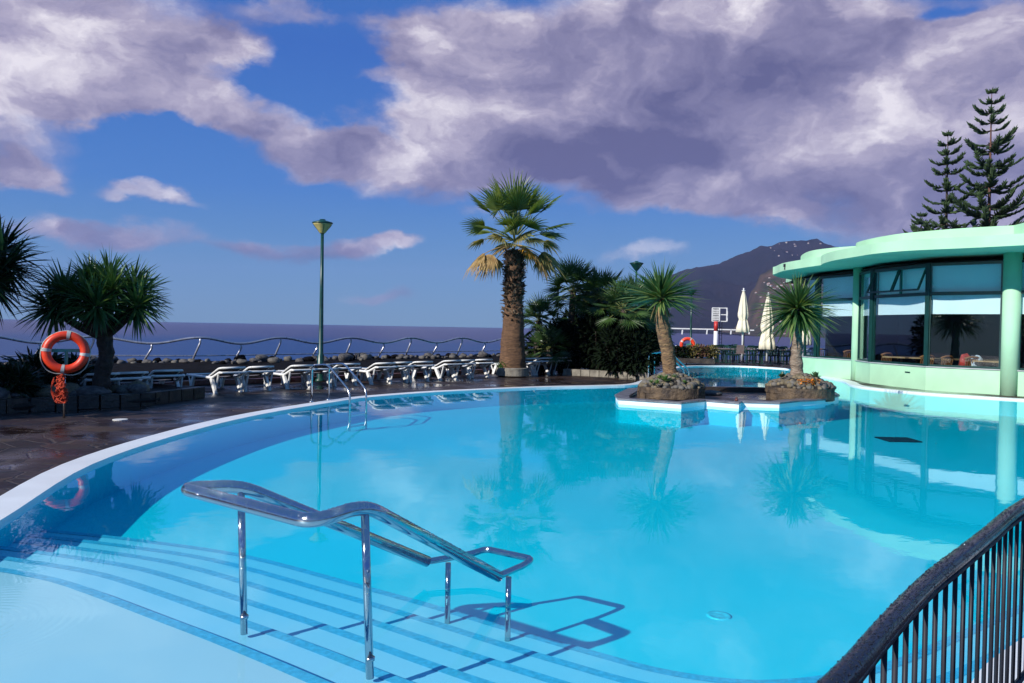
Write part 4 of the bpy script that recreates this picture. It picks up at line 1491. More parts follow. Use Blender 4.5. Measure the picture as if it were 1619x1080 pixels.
root = thing('pool_handrail', 'chrome double handrail beaded with rain, standing over the submerged pool steps in the foreground', 'handrail', (P1.x, P1.y, 0))
mb = MB()
mb.tube(round_path([E1, A1, C1, C2, A2, E2], 0.11, 9), 0.037, 18)
mb.build('rail', M['chrome'], root, smooth=True)
mb = MB()
mb.tube(round_path([E1 + (A1 - E1).normalized() * 0.02, E1 + (T1 - E1) * 0.05, T1, K1, K2, T2, E2 + (T2 - E2) * 0.05, E2 + (A2 - E2).normalized() * 0.02], 0.07, 6), 0.022, 12)
mb.build('end_loop', M['chrome'], root, smooth=True)
HR_PATH = round_path([E1, A1, C1, C2, A2, E2], 0.11, 9)
B1 = G(386, 997, -0.085)
B2 = G(585, 1066, -0.085)
F1 = G(717, 963, -0.28)
F2 = G(812, 994, -0.33)
for (b_, t_, r_) in ((B1, A1, 0.021), (B2, A2, 0.021), (F1, None, 0.019), (F2, None, 0.019)):
    mb = MB()
    if t_ is None:
        e_ = E1.lerp(T1, 0.45) if b_ is F1 else E2.lerp(T2, 0.4)
        t_ = V((e_.x, e_.y, e_.z - 0.015))
        b_ = V((t_.x, t_.y, -0.38))
    mb.tube([V((b_.x, b_.y, b_.z - 0.02)), V((t_.x, t_.y, t_.z - 0.02))], r_, 14)
    p = mb.build('post', M['chrome'], root, smooth=True)
    if t_ in (A1, A2):
        mb = MB()
        mb.tube([V((b_.x, b_.y, -0.012)), V((b_.x, b_.y, 0.004))], r_ + 0.003, 14)
        mb.build('socket', M['steel'], p, smooth=True)


hand_root = root

# ------------------------------------------------------------------ pool ladders
def pool_ladder(label, posts, legs, ztop, zknee, r, bottom=-0.55):
    c = posts[0]
    root = thing('pool_ladder', label, 'ladder', (c.x, c.y, DECK))
    for p, l in zip(posts, legs):
        d = (l - p); d.z = 0
        mb = MB()
        mb.tube(round_path([V((p.x, p.y, DECK)), V((p.x, p.y, ztop - 0.05)), V((p.x, p.y, 0)) + d * 0.42 + V((0, 0, ztop)), V((l.x, l.y, zknee)), V((l.x, l.y, bottom))], 0.16, 6), r, 10)
        mb.build('rail', M['steel'], root, smooth=True)
        mb = MB()
        mb.lathe([(r + 0.03, 0), (r + 0.03, 0.012), (r + 0.004, 0.03)], (p.x, p.y, DECK), 14)
        mb.build('foot_plate', M['steel'], root, smooth=True)
    if len(posts) > 1:
        for z in (-0.12, -0.34):
            mb = MB()
            mb.beam((legs[0].x, legs[0].y, z), (legs[1].x, legs[1].y, z), 0.07, 0.025)
            mb.build('tread', M['steel'], root)
    return root


pool_ladder('steel pool ladder with two arched rails on the coping in front of the loungers', [G(492.5, 636, DECK), G(519.5, 632.5, DECK)],
            [H(553, 640, 15.75), H(579, 640, 16.2)], 0.86, 0.36, 0.021)
q0 = G(1024.5, 600, DECK)
pool_ladder('steel ladder arching behind the leaning yucca into the far part of the pool', [q0, q0 + V((0.28, 0.5, 0))], [q0 + V((1.25, 0.25, 0)), q0 + V((1.5, 0.72, 0))], 0.95, 0.36, 0.03)

# ------------------------------------------------------------------ dark railing in the right foreground
pts = [(x * 1.33 / 1.5, y * 1.33 / 1.5) for x, y in [(-0.1, 1.02), (0.2, 1.28), (0.52, 1.62), (0.84, 1.98), (1.115, 2.33), (1.464, 2.76), (1.815, 3.15), (2.13, 3.50), (2.55, 3.97), (3.12, 4.52), (3.85, 5.08), (4.9, 5.6)]]
RT = 0.93
line = catmull([(x, y, RT) for x, y in pts], 8)
root = thing('curved_railing', 'dark curved balustrade beaded with rain in the lower right corner', 'railing', (1.464, 2.76, DECK))
mb = MB()
mb.tube(line, 0.029, 20)
mb.build('top_rail', M['black_rail'], root, smooth=True)
mb = MB()
mb.tube([V((p.x, p.y, RT - 0.048)) for p in line], 0.010, 8)
mb.build('flat_bar', M['black_bar'], root, smooth=True)
mb = MB()
mb.tube([V((p.x, p.y, DECK + 0.10)) for p in line], 0.014, 8)
mb.build('bottom_rail', M['black_bar'], root, smooth=True)


def rain_drops(root, path, r, n, mt, seed, lo=0.0, hi=1.0):
    """beads of rain sitting on the upper half of a tube"""
    rnd = random.Random(seed)
    cum = [0.0]
    for a, b in zip(path[:-1], path[1:]):
        cum.append(cum[-1] + (b - a).length)
    mb = MB()
    for i in range(n):
        s = cum[-1] * (lo + (hi - lo) * rnd.random())
        k = max(j for j in range(len(cum) - 1) if cum[j] <= s)
        t = (path[k + 1] - path[k])
        p = path[k] + t * ((s - cum[k]) / max(1e-6, t.length))
        t.normalize()
        side = t.cross(V((0, 0, 1))).normalized()
        up = side.cross(t)
        a = rnd.gauss(0, 0.62)
        if abs(a) > 1.7:
            continue
        d = up * cos(a) + side * sin(a)
        q = rnd.uniform(0.0013, 0.0034)
        mb.blob(p + d * r, (q, q, q * 0.9), i, 6, 4, 0.1)
    o = mb.build('rain_drops', mt, root, smooth=True)
    o['kind'] = 'stuff'


rain_drops(root, line, 0.0285, 1400, M['drop_dark'], 3, 0.08, 0.72)
acc, nxt = 0.0, 0.5
for a, b in zip(line[:-1], line[1:]):
    L = (b - a).length
    while acc + L >= nxt:
        p = a.lerp(b, (nxt - acc) / L)
        mb = MB()
        mb.tube([V((p.x, p.y, DECK + 0.09)), V((p.x, p.y, RT - 0.03))], 0.0082, 8)
        mb.build('baluster', M['black_bar'], root, smooth=True)
        nxt += 0.120
    acc += L
for k in (2, 30, 58, 78):
    p = line[k]
    mb = MB()
    mb.tube([V((p.x, p.y, DECK)), V((p.x, p.y, DECK + 0.12))], 0.018, 8)
    mb.build('foot', M['black_bar'], root)

rain_drops(hand_root, HR_PATH, 0.0365, 1300, M['drop_clear'], 5, 0.05, 0.9)

# ------------------------------------------------------------------ floor fittings in the pool
c = G(1420, 695, -0.415)
mb = MB()
for i in range(9):
    mb.box((c.x, c.y - 0.28 + 0.07 * i, c.z), (0.66, 0.05, 0.02))
mb.box((c.x, c.y, c.z - 0.012), (0.66, 0.64, 0.008))
tag(mb.build('floor_grille', M['grille'], origin=(c.x, c.y, c.z)), 'black rectangular grille on the pool floor in front of the building', 'grille')
c = G(1137, 972, -0.37)
mb = MB()
mb.lathe([(0.085, -0.02), (0.09, 0.004), (0.07, 0.007), (0.06, 0.002), (0.02, 0.005), (0, 0.006)], (c.x, c.y, -0.378), 24)
tag(mb.build('floor_drain', M['drain_plate'], origin=(c.x, c.y, c.z), smooth=True), 'small round pale drain on the pool floor beyond the handrail', 'drain')
c = G(190, 664, DECK)
mb = MB()  # plain flat white disc on the paving
mb.lathe([(0.12, 0.002), (0.12, 0.012), (0.0, 0.014)], (c.x, c.y, DECK), 20)
tag(mb.build('paving_disc', M['plastic'], origin=(c.x, c.y, DECK)), 'round white disc lying on the dark paving on the left', 'lid')

# ------------------------------------------------------------------ sea railing with its wavy top
cre = []


def sea_railing(name, label, wave, base_z, posts, ztop, amp, wire, lean, r, org):
    """wave: list of (x, y, +1 crest / -1 trough)"""
    root = thing(name, label, 'railing', org)
    ctrl = [V((x, y, ztop + amp * s)) for x, y, s in wave]
    top = []
    for a, b in zip(ctrl[:-1], ctrl[1:]):
        for k in range(10):
            t = k / 10
            q = (1 - cos(pi * t)) / 2
            top.append(V((a.x + (b.x - a.x) * t, a.y + (b.y - a.y) * t, a.z + (b.z - a.z) * q)))
    top.append(ctrl[-1])
    mb = MB(); mb.tube(top, r, 8)
    mb.build('wavy_rail', M['rail_metal'], root, smooth=True)
    if wire is not None:
        mb = MB(); mb.tube([V((p.x + lean.x * 0.6, p.y + lean.y * 0.6, wire)) for p in ctrl], r * 0.55, 6)
        mb.build('lower_rail', M['rail_metal'], root, smooth=True)
    for c_ in ctrl:
        mb = MB()
        k = V((c_.x, c_.y, c_.z - 0.16))
        mb.tube(round_path([V((c_.x + lean.x, c_.y + lean.y, base_z)), k, c_], 0.05, 3), r * 0.85, 7)
        mb.build('post', M['rail_metal'], root, smooth=True)
    return root


def railpt(px, crest):
    z = 1.17 if crest else 0.97
    py = {True: 534.5, False: 543.5}[crest]
    return px, crest


# crest and trough positions along the edge (crest height 1.17, trough 0.95)
def onrail(px, py, z):
    g = G(px, py, z)
    return g.x, g.y


wave = []
for px, py, s in ((-150, 533.0, 1), (-62, 545, -1), (22 - 42, 531.8, 1), (63, 544.5, -1), (148, 532.0, 1), (240, 544, -1), (316.7, 534.5, 1), (381.6, 544, -1), (443.8, 534.7, 1), (502, 543.2, -1), (555, 534.7, 1),
                  (607, 542, -1), (650, 534.9, 1), (690.7, 541.4, -1), (730.6, 534.9, 1), (767, 540.2, -1), (803, 534.6, 1), (836, 540, -1), (866, 534.6, 1), (893, 539.2, -1), (918, 534.6, 1)):
    d = ray(px, py)
    # keep the line smooth: distance from the crest fit, the trough takes its neighbours' line
    wave.append((px, s))


def Drail(px):
    ks = [(-150, 21.5), (-20, 23.0), (63, 24.0), (148, 24.9), (240, 25.5), (316, 26.0), (381, 27.0), (443.8, 28.2), (555, 30.6), (650, 33.0), (730, 35.2), (803, 37.5), (918, 41.5)]
    for (a, A), (b, B) in zip(ks[:-1], ks[1:]):
        if px <= b:
            return A + (B - A) * (px - a) / (b - a)
    return ks[-1][1]


wv_ = [(H(px, 540, Drail(px)).x, Drail(px), s) for px, s in wave]
sea_railing('sea_railing', 'long steel railing with a wavy top rail along the sea edge behind the loungers', wv_, 0.30, None, 1.07, 0.10, 0.58, V((-0.26, -0.12, 0)), 0.040, (wv_[6][0], wv_[6][1], 0.42))

# ------------------------------------------------------------------ dark rock bank and its boulders
bank_px = (-300, -150, -20, 63, 148, 240, 300, 350, 400, 444, 500, 555, 607, 650, 700, 750, 800, 840, 866, 893, 918)
bank = [(H(px, 540, Drail(px)).x, Drail(px)) for px in bank_px]


def Dfront(px):
    ks = [(-300, 17.0), (-20, 17.6), (148, 18.6), (240, 19.6), (300, 20.8), (400, 21.8), (500, 23.2), (600, 24.8), (700, 26.9), (800, 29.6), (918, 33.2)]
    for (a, A), (b, B) in zip(ks[:-1], ks[1:]):
        if px <= b:
            return A + (B - A) * (px - a) / (b - a)
    return ks[-1][1]


front = [V((H(px, 540, Dfront(px)).x, Dfront(px), 0)) for px in bank_px]
mb = MB()
bl = [V((x, y, 0)) for x, y in bank]
nb = len(bl)
rows = []
for k, (t, z) in enumerate(((0.0, 0.0), (0.03, 0.20), (0.08, 0.30), (0.2, 0.33), (0.35, 0.35), (0.5, 0.36), (0.65, 0.37), (0.8, 0.38), (1.0, 0.38))):
    rows.append(([front[i].lerp(bl[i], t) for i in range(nb)], z))
rows.append((offset(bl, -0.5, closed=False), 0.30))
rows.append((offset(bl, -0.9, closed=False), 0.0))
rows.append((offset(bl, -1.2, closed=False), -3.0))
vs_, fs = [], []
for row, z in rows:
    for i, p in enumerate(row):
        q = 0.09 * mnoise.noise(p * 1.7 + V((0, 0, z * 3))) if 0.1 < z else 0
        vs_.append((p.x, p.y, z + q))
for r_ in range(len(rows) - 1):
    for i in range(nb - 1):
        fs.append((r_ * nb + i, r_ * nb + i + 1, (r_ + 1) * nb + i + 1, (r_ + 1) * nb + i))
mb.add(vs_, fs)
tag(mb.build('rock_bank', M['basalt'], origin=(0, 0, 0), smooth=True), kind='structure')


def template(name, shapes, mats):
    out = []
    for i, sd in enumerate(shapes):
        mb = MB()
        mb.blob((0, 0, 0), (1, 1, 1), sd, 12, 8, 0.42, 1.1)
        o = mb.build(name, mats[i % len(mats)], origin=(0, 0, 0), smooth=True)
        out.append(o)
    return out


def scatter(tmpl, spots, label, cat, group):
    """place copies (the templates themselves take the first spots)"""
    for i, (x, y, z, s, rz) in enumerate(spots):
        o = tmpl[i] if i < len(tmpl) else tmpl[i % len(tmpl)].copy()
        if i >= len(tmpl):
            COL.objects.link(o)
        o.location = (x, y, z)
        o.scale = s
        o.rotation_euler = (0, 0, rz)
        tag(o, label, cat, group)


rnd = random.Random(77)
spots = []
for i in range(nb - 1):
    a, b = bl[i], bl[i + 1]
    L = (b - a).length
    t = (b - a).normalized()
    nrm = V((t.y, -t.x, 0))
    k = 0
    s = 0.0
    while s < L:
        off = rnd.choice((0.3, 0.5, 0.1, 0.9, 1.4))
        r = rnd.choice((rnd.uniform(0.05, 0.08), rnd.uniform(0.07, 0.11), rnd.uniform(0.10, 0.14))) if rnd.random() < 0.93 else rnd.uniform(0.16, 0.24)
        p = a + t * s + nrm * (off + rnd.uniform(-.1, .1))
        z = 0.38 + r * 0.35
        spots.append((p.x, p.y, z, (r * rnd.uniform(1, 1.5), r * rnd.uniform(.9, 1.2), r * rnd.uniform(.6, .9)), rnd.uniform(0, pi)))
        s += r * rnd.uniform(0.7, 1.8)
scatter(template('sea_boulder', (1, 2, 3, 4, 5), [M['boulder'], M['boulder'], M['cobble'], M['basalt'], M['boulder']]), spots,
        'rounded grey boulder on the black rock bank under the wavy sea railing', 'boulder', 'boulders on the bank along the sea railing')

# red tile kerb between the paving and the bank
mb = MB()
kl = offset(front, 0.24, closed=False)[4:]
ko = offset(front, 0.02, closed=False)[4:]
vs_, fs = [], []
for p, q in zip(kl, ko):
    vs_ += [(p.x, p.y, 0.044), (p.x, p.y, 0.17), (q.x, q.y, 0.17), (q.x, q.y, 0.044)]
for i in range(len(kl) - 1):
    o = i * 4
    fs += [(o, o + 4, o + 5, o + 1), (o + 1, o + 5, o + 6, o + 2), (o + 2, o + 6, o + 7, o + 3)]
mb.add(vs_, fs)
tag(mb.build('red_kerb', M['kerb_red'], origin=(0, 0, 0)), kind='structure')

# ------------------------------------------------------------------ stone bed on the left
KB = [G(-190, 655, DECK), G(-60, 655, DECK), G(0, 655, DECK), G(50, 651, DECK), G(120, 648, DECK), G(190, 644.5, DECK), G(243, 640, DECK)]
kin = catmull(KB, 4)
root = thing('bed_kerb', 'low kerb of dark square stone blocks around the cobble bed on the left', 'kerb', (KB[2].x, KB[2].y, DECK))
mb = MB()
seg = []
accp = [kin[0]]
for p in kin[1:]:
    accp.append(p)
tot = sum((b - a).length for a, b in zip(kin[:-1], kin[1:]))


def along(path, s):
    for a, b in zip(path[:-1], path[1:]):
        L = (b - a).length
        if s <= L:
            return a.lerp(b, s / L), (b - a).normalized()
        s -= L
    return path[-1].copy(), (path[-1] - path[-2]).normalized()


s = 0.0
rnd = random.Random(5)
while s < tot - 0.2:
    L = rnd.uniform(0.34, 0.44)
    p, t = along(kin, s + L / 2)
    nrm = V((-t.y, t.x, 0))
    c = p + nrm * 0.11 + V((0, 0, 0.125 + rnd.uniform(-.008, .008)))
    mb.box(c, (L - 0.03, 0.2, 0.25 + rnd.uniform(-.01, .01)), math.atan2(t.y, t.x) + rnd.uniform(-.02, .02))
    s += L
# the end return towards the loungers
p, t = kin[-1], V((0.25, 1, 0)).normalized()
for k in range(4):
    c = p + t * (0.25 + 0.4 * k) + V((-0.08, 0, 0.125))
    mb.box(c, (0.2, 0.37, 0.24), -0.24)
mb.build('block_course', M['kerb_stone'], root)
mb = MB()
mb.tube([V((q.x, q.y + 0.16, DECK + 0.10)) for q in kin], 0.09, 6)
mb.build('mortar', M['soil'], root)
mb = MB()
poly = [(q.x, q.y + 0.15) for q in kin] + [(kin[-1].x + 0.2, kin[-1].y + 1.9), (-9.3, 19.0), (-12.0, 20.2), (-17, 18), (-17, 13.3)]
mb.prism(poly, 0.02, 0.25)
tag(mb.build('bed_soil', M['soil'], origin=(0, 0, 0)), kind='structure')
rnd = random.Random(91)
spots = []
for i in range(105):
    s = tot * rnd.random()
    p, t = along(kin, s)
    d = 0.36 + 2.1 * rnd.random() ** 1.7
    r = rnd.uniform(0.06, 0.14)
    if rnd.random() < 0.12:
        r = rnd.uniform(0.15, 0.22)
    spots.append((p.x - t.y * d, p.y + t.x * d, 0.27 + r * 0.3, (r * rnd.uniform(1.1, 1.7), r * rnd.uniform(.9, 1.2), r * rnd.uniform(.55, .8)), rnd.uniform(0, pi)))
scatter(template('bed_cobble', (11, 12, 13), [M['cobble'], M['cobble_tan'], M['boulder']]), spots,
        'smooth grey cobble lying in the bed behind the dark stone kerb on the left', 'cobble', 'cobbles in the bed on the left')
for px, D, sz, lab in ((60, 15.6, (0.55, 0.4, 0.38), 'dark leafy plant among the cobbles behind the left lifebuoy'), (20, 14.6, (0.4, 0.35, 0.25), 'low dark plant among the cobbles at the left edge'),
                       (118, 16.0, (0.4, 0.35, 0.3), 'low dark plant at the foot of the dragon tree')):
    c = H(px, 600, D)
    leafy_shrub(lab, V((c.x, D, 0.26)), sz, 420, 'dragon_shaded', int(px) + 3, (0.30, 0.06), 'bed_plant')

# a low pale kerb at the foot of the shrubbery
root = thing('shrubbery_kerb', 'pale stone kerb along the foot of the black shrubbery', 'kerb', at_deck(930, 27.4))
mb = MB()
k0, k1 = at_deck(893, 28.2), at_deck(1026, 26.6)
for i in range(9):
    a, b = k0.lerp(k1, i / 9 + 0.004), k0.lerp(k1, (i + 1) / 9 - 0.004)
    mb.beam(a + V((0, 0, 0.11)), b + V((0, 0, 0.11)), 0.22, 0.22)
mb.build('block_course', M['concrete'], root)


# ------------------------------------------------------------------ sun loungers
def make_lounger():
    root = thing('sun_lounger', '', 'sun lounger', (0, 0, 0), 'white sun loungers in the row by the sea')
    for sg in (-1, 1):
        x = sg * 0.31
        mb = MB()
        pth = round_path([(x, 0.02, 0.49), (x, 0.10, 0.49), (x, 0.50, 0.345), (x, 1.90, 0.345)], 0.12, 4)
        mb.tube(pth, 0.033, 8)
        mb.build('side_rail', M['plastic'], root, smooth=True)
        for y0, y1, yf in ((0.52, 0.14, 0.30), (1.50, 1.80, 1.66)):
            mb = MB()
            z0 = 0.34
            z1 = 0.45 if y1 < 0.2 else 0.34
            mb.beam((x, y0, z0), (x, yf, 0.02), 0.06, 0.10, (0, 1, 0.3))
            mb.tube([(x, y1, z1), (x, yf - 0.01, 0.03)], 0.022, 6)
            mb.box((x, yf, 0.012), (0.07, 0.09, 0.024))
            mb.build('leg', M['plastic'], root)
    mb = MB()
    mb.tube(round_path([(-0.31, 0.05, 0.49), (-0.29, 0.0, 0.49), (0.29, 0.0, 0.49), (0.31, 0.05, 0.49)], 0.05, 4), 0.027, 8)
    mb.build('head_bar', M['plastic'], root, smooth=True)
    mb = MB()
    mb.tube(round_path([(-0.31, 1.86, 0.345), (-0.29, 1.91, 0.345), (0.29, 1.91, 0.345), (0.31, 1.86, 0.345)], 0.05, 4), 0.027, 8)
    mb.build('foot_bar', M['plastic'], root, smooth=True)
    mb = MB()
    vs, fs = [], []
    for i in range(9):
        y = 0.66 + 1.22 * i / 8
        for j in range(5):
            x = -0.285 + 0.57 * j / 4
            sag = -0.018 * (1 - (2 * j / 4 - 1) ** 2)
            vs += [(x, y, 0.362 + sag)]
    for i in range(8):
        for j in range(4):
            fs.append((i * 5 + j, i * 5 + j + 1, (i + 1) * 5 + j + 1, (i + 1) * 5 + j))
    k = len(vs)
    vs += [(x, y, z - 0.012) for x, y, z in vs]
    fs += [tuple(reversed([q + k for q in f])) for f in list(fs)]
    mb.add(vs, fs)
    mb.build('sling', M['sling'], root, smooth=True)
    br = MB()
    for sg in (-1, 1):
        x = sg * 0.275
        br.tube(round_path([(x, 0.72, 0.37), (x, 0.20, 0.585), (x, 0.02, 0.60)], 0.1, 4), 0.024, 8)
    br.tube([(-0.275, 0.02, 0.60), (0.275, 0.02, 0.60)], 0.024, 8)
    b = br.build('backrest', M['plastic'], root, smooth=True)
    mb = MB()
    pr = [(0.72, 0.372), (0.46, 0.475), (0.20, 0.575), (0.03, 0.592)]
    vs = [(sx * 0.262, y, z + dz) for dz in (0.006, -0.006) for y, z in pr for sx in (-1, 1)]
    fs = [(2 * i, 2 * i + 1, 2 * i + 3, 2 * i + 2) for i in range(3)] + [(8 + 2 * i + 2, 8 + 2 * i + 3, 8 + 2 * i + 1, 8 + 2 * i) for i in range(3)]
    mb.add(vs, fs)
    mb.build('back_sling', M['sling'], b)
    return root


proto = make_lounger()
heads = [(138, 15.5), (187, 16.0), (244, 16.9), (350, 18.4), (397, 19.0), (463, 19.9), (500, 20.5), (539, 21.1), (597, 21.9), (626, 22.5), (658, 23.1), (706, 24.2), (729, 24.7), (756, 25.4), (834, 27.0), (858, 27.6), (885, 28.3)]
wid = 0.62
for i, (px, D) in enumerate(heads):
    o = proto if i == 0 else copy_tree(proto)
    ang = radians(43 + 3 * math.sin(i * 2.3))
    ax = V((-sin(ang), cos(ang), 0))
    rt = V((cos(ang), sin(ang), 0))
    left = H(px, 580, D)
    c = V((left.x, D, DECK)) + rt * 0.31
    o.location = (c.x, c.y, DECK)
    o.rotation_euler = (0, 0, ang)
    o['label'] = 'white sun lounger, %s from the left in the row by the sea railing' % ORD[i]


# ------------------------------------------------------------------ lamp posts
def lamp_post(label, base, h, head, bowl='lamp_glass'):
    root = thing('lamp_post', label, 'lamp', base)
    b = V(base)
    mb = MB()
    mb.lathe([(0.17, 0), (0.17, 0.05), (0.11, 0.09), (0.10, 0.75), (0.072, 0.80), (0.055, h * 0.55), (0.045, h - head * 1.15)], b, 14)
    mb.build('pole', M['green_paint'], root, smooth=True)
    z = h - head * 1.15
    mb = MB()
    mb.lathe([(0.07, z), (0.085, z + 0.02), (head * 0.86, h - 0.09), (head * 0.90, h - 0.07)], b, 24)
    mb.build('bowl', M[bowl], root, smooth=True)
    mb = MB()
    mb.lathe([(head * 0.90, h - 0.068), (head * 0.99, h - 0.055), (head * 0.97, h - 0.025), (head * 0.5, h + 0.015), (0.09, h + 0.03), (0.085, h + 0.06), (0.0, h + 0.075)], b, 24)
    mb.build('cap', M['green_paint'], root, smooth=True)
    mb = MB()
    for k in range(4):
        a = k * pi / 2 + 0.4
        mb.tube([b + V((cos(a) * 0.085, sin(a) * 0.085, z + 0.03)), b + V((cos(a) * head * 0.88, sin(a) * head * 0.88, h - 0.09))], 0.008, 5)
    mb.build('bowl_rib', M['green_paint'], root)
    return root


lb = at_deck(507.5, 23.0)
lamp_post('tall green lamp post with conical amber bowl, standing behind the loungers against the sea', lb, H(509, 347, 23.0).z - DECK - 0.06, 0.30)
lb = at_deck(1004, 38.0)
lamp_post('green lamp whose head shows over the black shrubbery, left of the leaning yucca crown', lb, H(1003, 413, 38).z - DECK - 0.06, 0.34, 'green_paint')  # bowl in dark green: its unlit side is put into the colour
lb = at_deck(1092, 46.0)
lamp_post('slim green lamp post on the far terrace, beside the second lifebuoy', lb, H(1097, 458, 46).z - DECK, 0.30, 'green_paint')  # this bowl too carries its unlit side in the green


# ------------------------------------------------------------------ lifebuoys
def lifebuoy(label, c, R, r, face, roll):
    root = thing('lifebuoy', label, 'lifebuoy', c)
    c = V(c)
    f = V(face).normalized()
    x = f.cross(V((0, 0, 1))).normalized()
    u = x.cross(f)
    mb = MB()
    mb.tube([c + (x * cos(a) + u * sin(a)) * R for a in [2 * pi * k / 48 for k in range(48)]], r, 16, closed=True)
    mb.build('shell', M['orange'], root, smooth=True)
    for k in range(4):
        a0 = roll + k * pi / 2
        mb = MB()
        mb.tube([c + (x * cos(a0 + t) + u * sin(a0 + t)) * R for t in (-0.09, -0.045, 0, 0.045, 0.09)], r + 0.005, 16, caps=False)
        mb.build('tape_band', M['tape'], root, smooth=True)
    mb = MB()
    pth = []
    for k in range(64):
        a = 2 * pi * k / 64
        q = abs(sin(2 * (a - roll)))
        pth.append(c + (x * cos(a) + u * sin(a)) * (R + r * 1.02 + 0.02 * q) - V((0, 0, 0.03 * q)) + f * 0.01)
    mb.tube(pth, 0.009, 6, closed=True)
    mb.build('grab_rope', M['rope_white'], root, smooth=True)
    return root


LB = 13.35
lc = H(104, 557, LB)
face = V((0.42, -0.9, 0.05))
lifebuoy('orange lifebuoy hung on a turquoise holder in front of the dragon tree', lc, 0.285, 0.073, face, radians(8))
f = face.normalized()
xx = f.cross(V((0, 0, 1))).normalized()
root = thing('lifebuoy_stand', 'thin steel post with turquoise crossbar that carries the left lifebuoy', 'stand', (lc.x, lc.y + 0.12, DECK))
back = lc - f * 0.105
mb = MB()
mb.tube([V((back.x - 0.03, back.y, DECK)), V((back.x - 0.03, back.y, lc.z - 0.2))], 0.020, 8)
mb.build('post', M['steel'], root, smooth=True)
mb = MB()
mb.beam(back - xx * 0.36 + V((0, 0, 0.03)), back + xx * 0.36 + V((0, 0, 0.03)), 0.03, 0.055)
mb.build('crossbar', M['turquoise'], root)
mb = MB()
mb.beam(back + V((0, 0, 0.02)), back + V((0, 0, -0.33)), 0.055, 0.03)
mb.build('stem', M['turquoise'], root)
rnd = random.Random(6)
mb = MB()
rc = V((lc.x - 0.06, lc.y - 0.02, 0))
ztop = lc.z - 0.36
for k in range(26):
    p = rc + V((rnd.uniform(-.06, .06), rnd.uniform(-.05, .05), ztop + rnd.uniform(-.02, .06)))
    pth = [p]
    for j in range(15):
        t = j / 14
        wdt = 0.055 + 0.055 * t
        pth.append(rc + V((rnd.uniform(-wdt, wdt), rnd.uniform(-wdt, wdt) * .7, ztop - (ztop - 0.30) * min(1, t * rnd.uniform(.75, 1.12)))))
    mb.tube(catmull(pth, 3), 0.0075, 4, caps=False)
for k in range(3):
    pth = [rc + V((-0.10 - 0.05 * sin(t * pi), -0.03, ztop - 0.12 - 0.32 * t + 0.03 * k)) for t in [j / 8 for j in range(9)]]
    mb.tube(pth, 0.007, 4, caps=False)
tag(mb.build('throwing_line', M['rope_orange'], origin=(rc.x, rc.y, 0.3)), 'tangled bundle of orange throwing line hanging under the left lifebuoy', 'rope')

c2 = H(1087, 545, 39.0)
lifebuoy('small distant orange lifebuoy on the far terrace above the ochre flower bed', c2, 0.29, 0.085, (-0.15, -1, 0), radians(30))
mb = MB()
mb.tube([V((c2.x, c2.y + 0.13, DECK)), V((c2.x, c2.y + 0.13, c2.z + 0.05))], 0.03, 8)
mb.beam((c2.x - 0.3, c2.y + 0.13, c2.z + 0.02), (c2.x + 0.3, c2.y + 0.13, c2.z + 0.02), 0.03, 0.05)
tag(mb.build('lifebuoy_stand', M['turquoise'], origin=(c2.x, c2.y + 0.13, DECK)), 'post with crossbar that carries the distant lifebuoy on the far terrace', 'stand')

# ------------------------------------------------------------------ restaurant building
Bd = thing('restaurant_building', 'mint green single storey restaurant with scalloped flat roof and large windows beside the pool', 'building', (13.0, 21.0, DECK))
SILL, TOP, TRANS, BLIND_Z = 0.745, 3.80, 2.90, 2.30
a1 = V((11.42, 31.3, 0)); a2 = G(1288, 594.5, DECK); a3 = G(1350, 601.0, DECK)
b1_ = G(1375, 606.5, DECK); b2_ = G(1463, 617, DECK); b3_ = G(1583, 624.5, DECK); b4_ = V((15.4, 20.3, 0)); b5_ = V((18.0, 18.9, 0)); b6_ = V((24, 17.8, 0))
for p in (a2, a3, b1_, b2_, b3_):
    p.z = 0
a0 = V((13.4, 36.6, 0))
base = [a0, a1, a2, a3, b1_, b2_, b3_, b4_, b5_, b6_]


def inward(a, b):
    t = (b - a).normalized()
    return V((-t.y, t.x, 0))          # away from the pool (the facade runs left to right, back then front)


def wall_panel(mb, a, b, z0, z1, th=0.22, prud=0.0):
    nrm = inward(a, b)
    vs = []
    for z in (z0, z1):
        for p in (a - nrm * prud, b - nrm * prud, b + nrm * th, a + nrm * th):
            vs.append((p.x, p.y, z))
    mb.add(vs, [(3, 2, 1, 0), (4, 5, 6, 7), (0, 1, 5, 4), (1, 2, 6, 5), (2, 3, 7, 6), (3, 0, 4, 7)])


mb = MB()
for a, b in zip(base[:-1], base[1:]):
    wall_panel(mb, a, b, -0.1, SILL - 0.03, 0.26)
mb.build('plinth_wall', M['mint'], Bd)
mb = MB()
for a, b in zip(base[:-1], base[1:]):
    wall_panel(mb, a, b, SILL - 0.03, SILL, 0.27, 0.03)
mb.build('sill', M['sill'], Bd)
mb = MB()
pv = G(1436, 603, 0.4)
t = (b2_ - b1_).normalized()
pp = b1_.lerp(b2_, 0.70)
mb.beam(V((pp.x, pp.y, 0.52)) - inward(b1_, b2_) * 0.005 - t * 0.11, V((pp.x, pp.y, 0.52)) - inward(b1_, b2_) * 0.005 + t * 0.11, 0.03, 0.035)
mb.build('vent_slot', M['frame'], Bd)


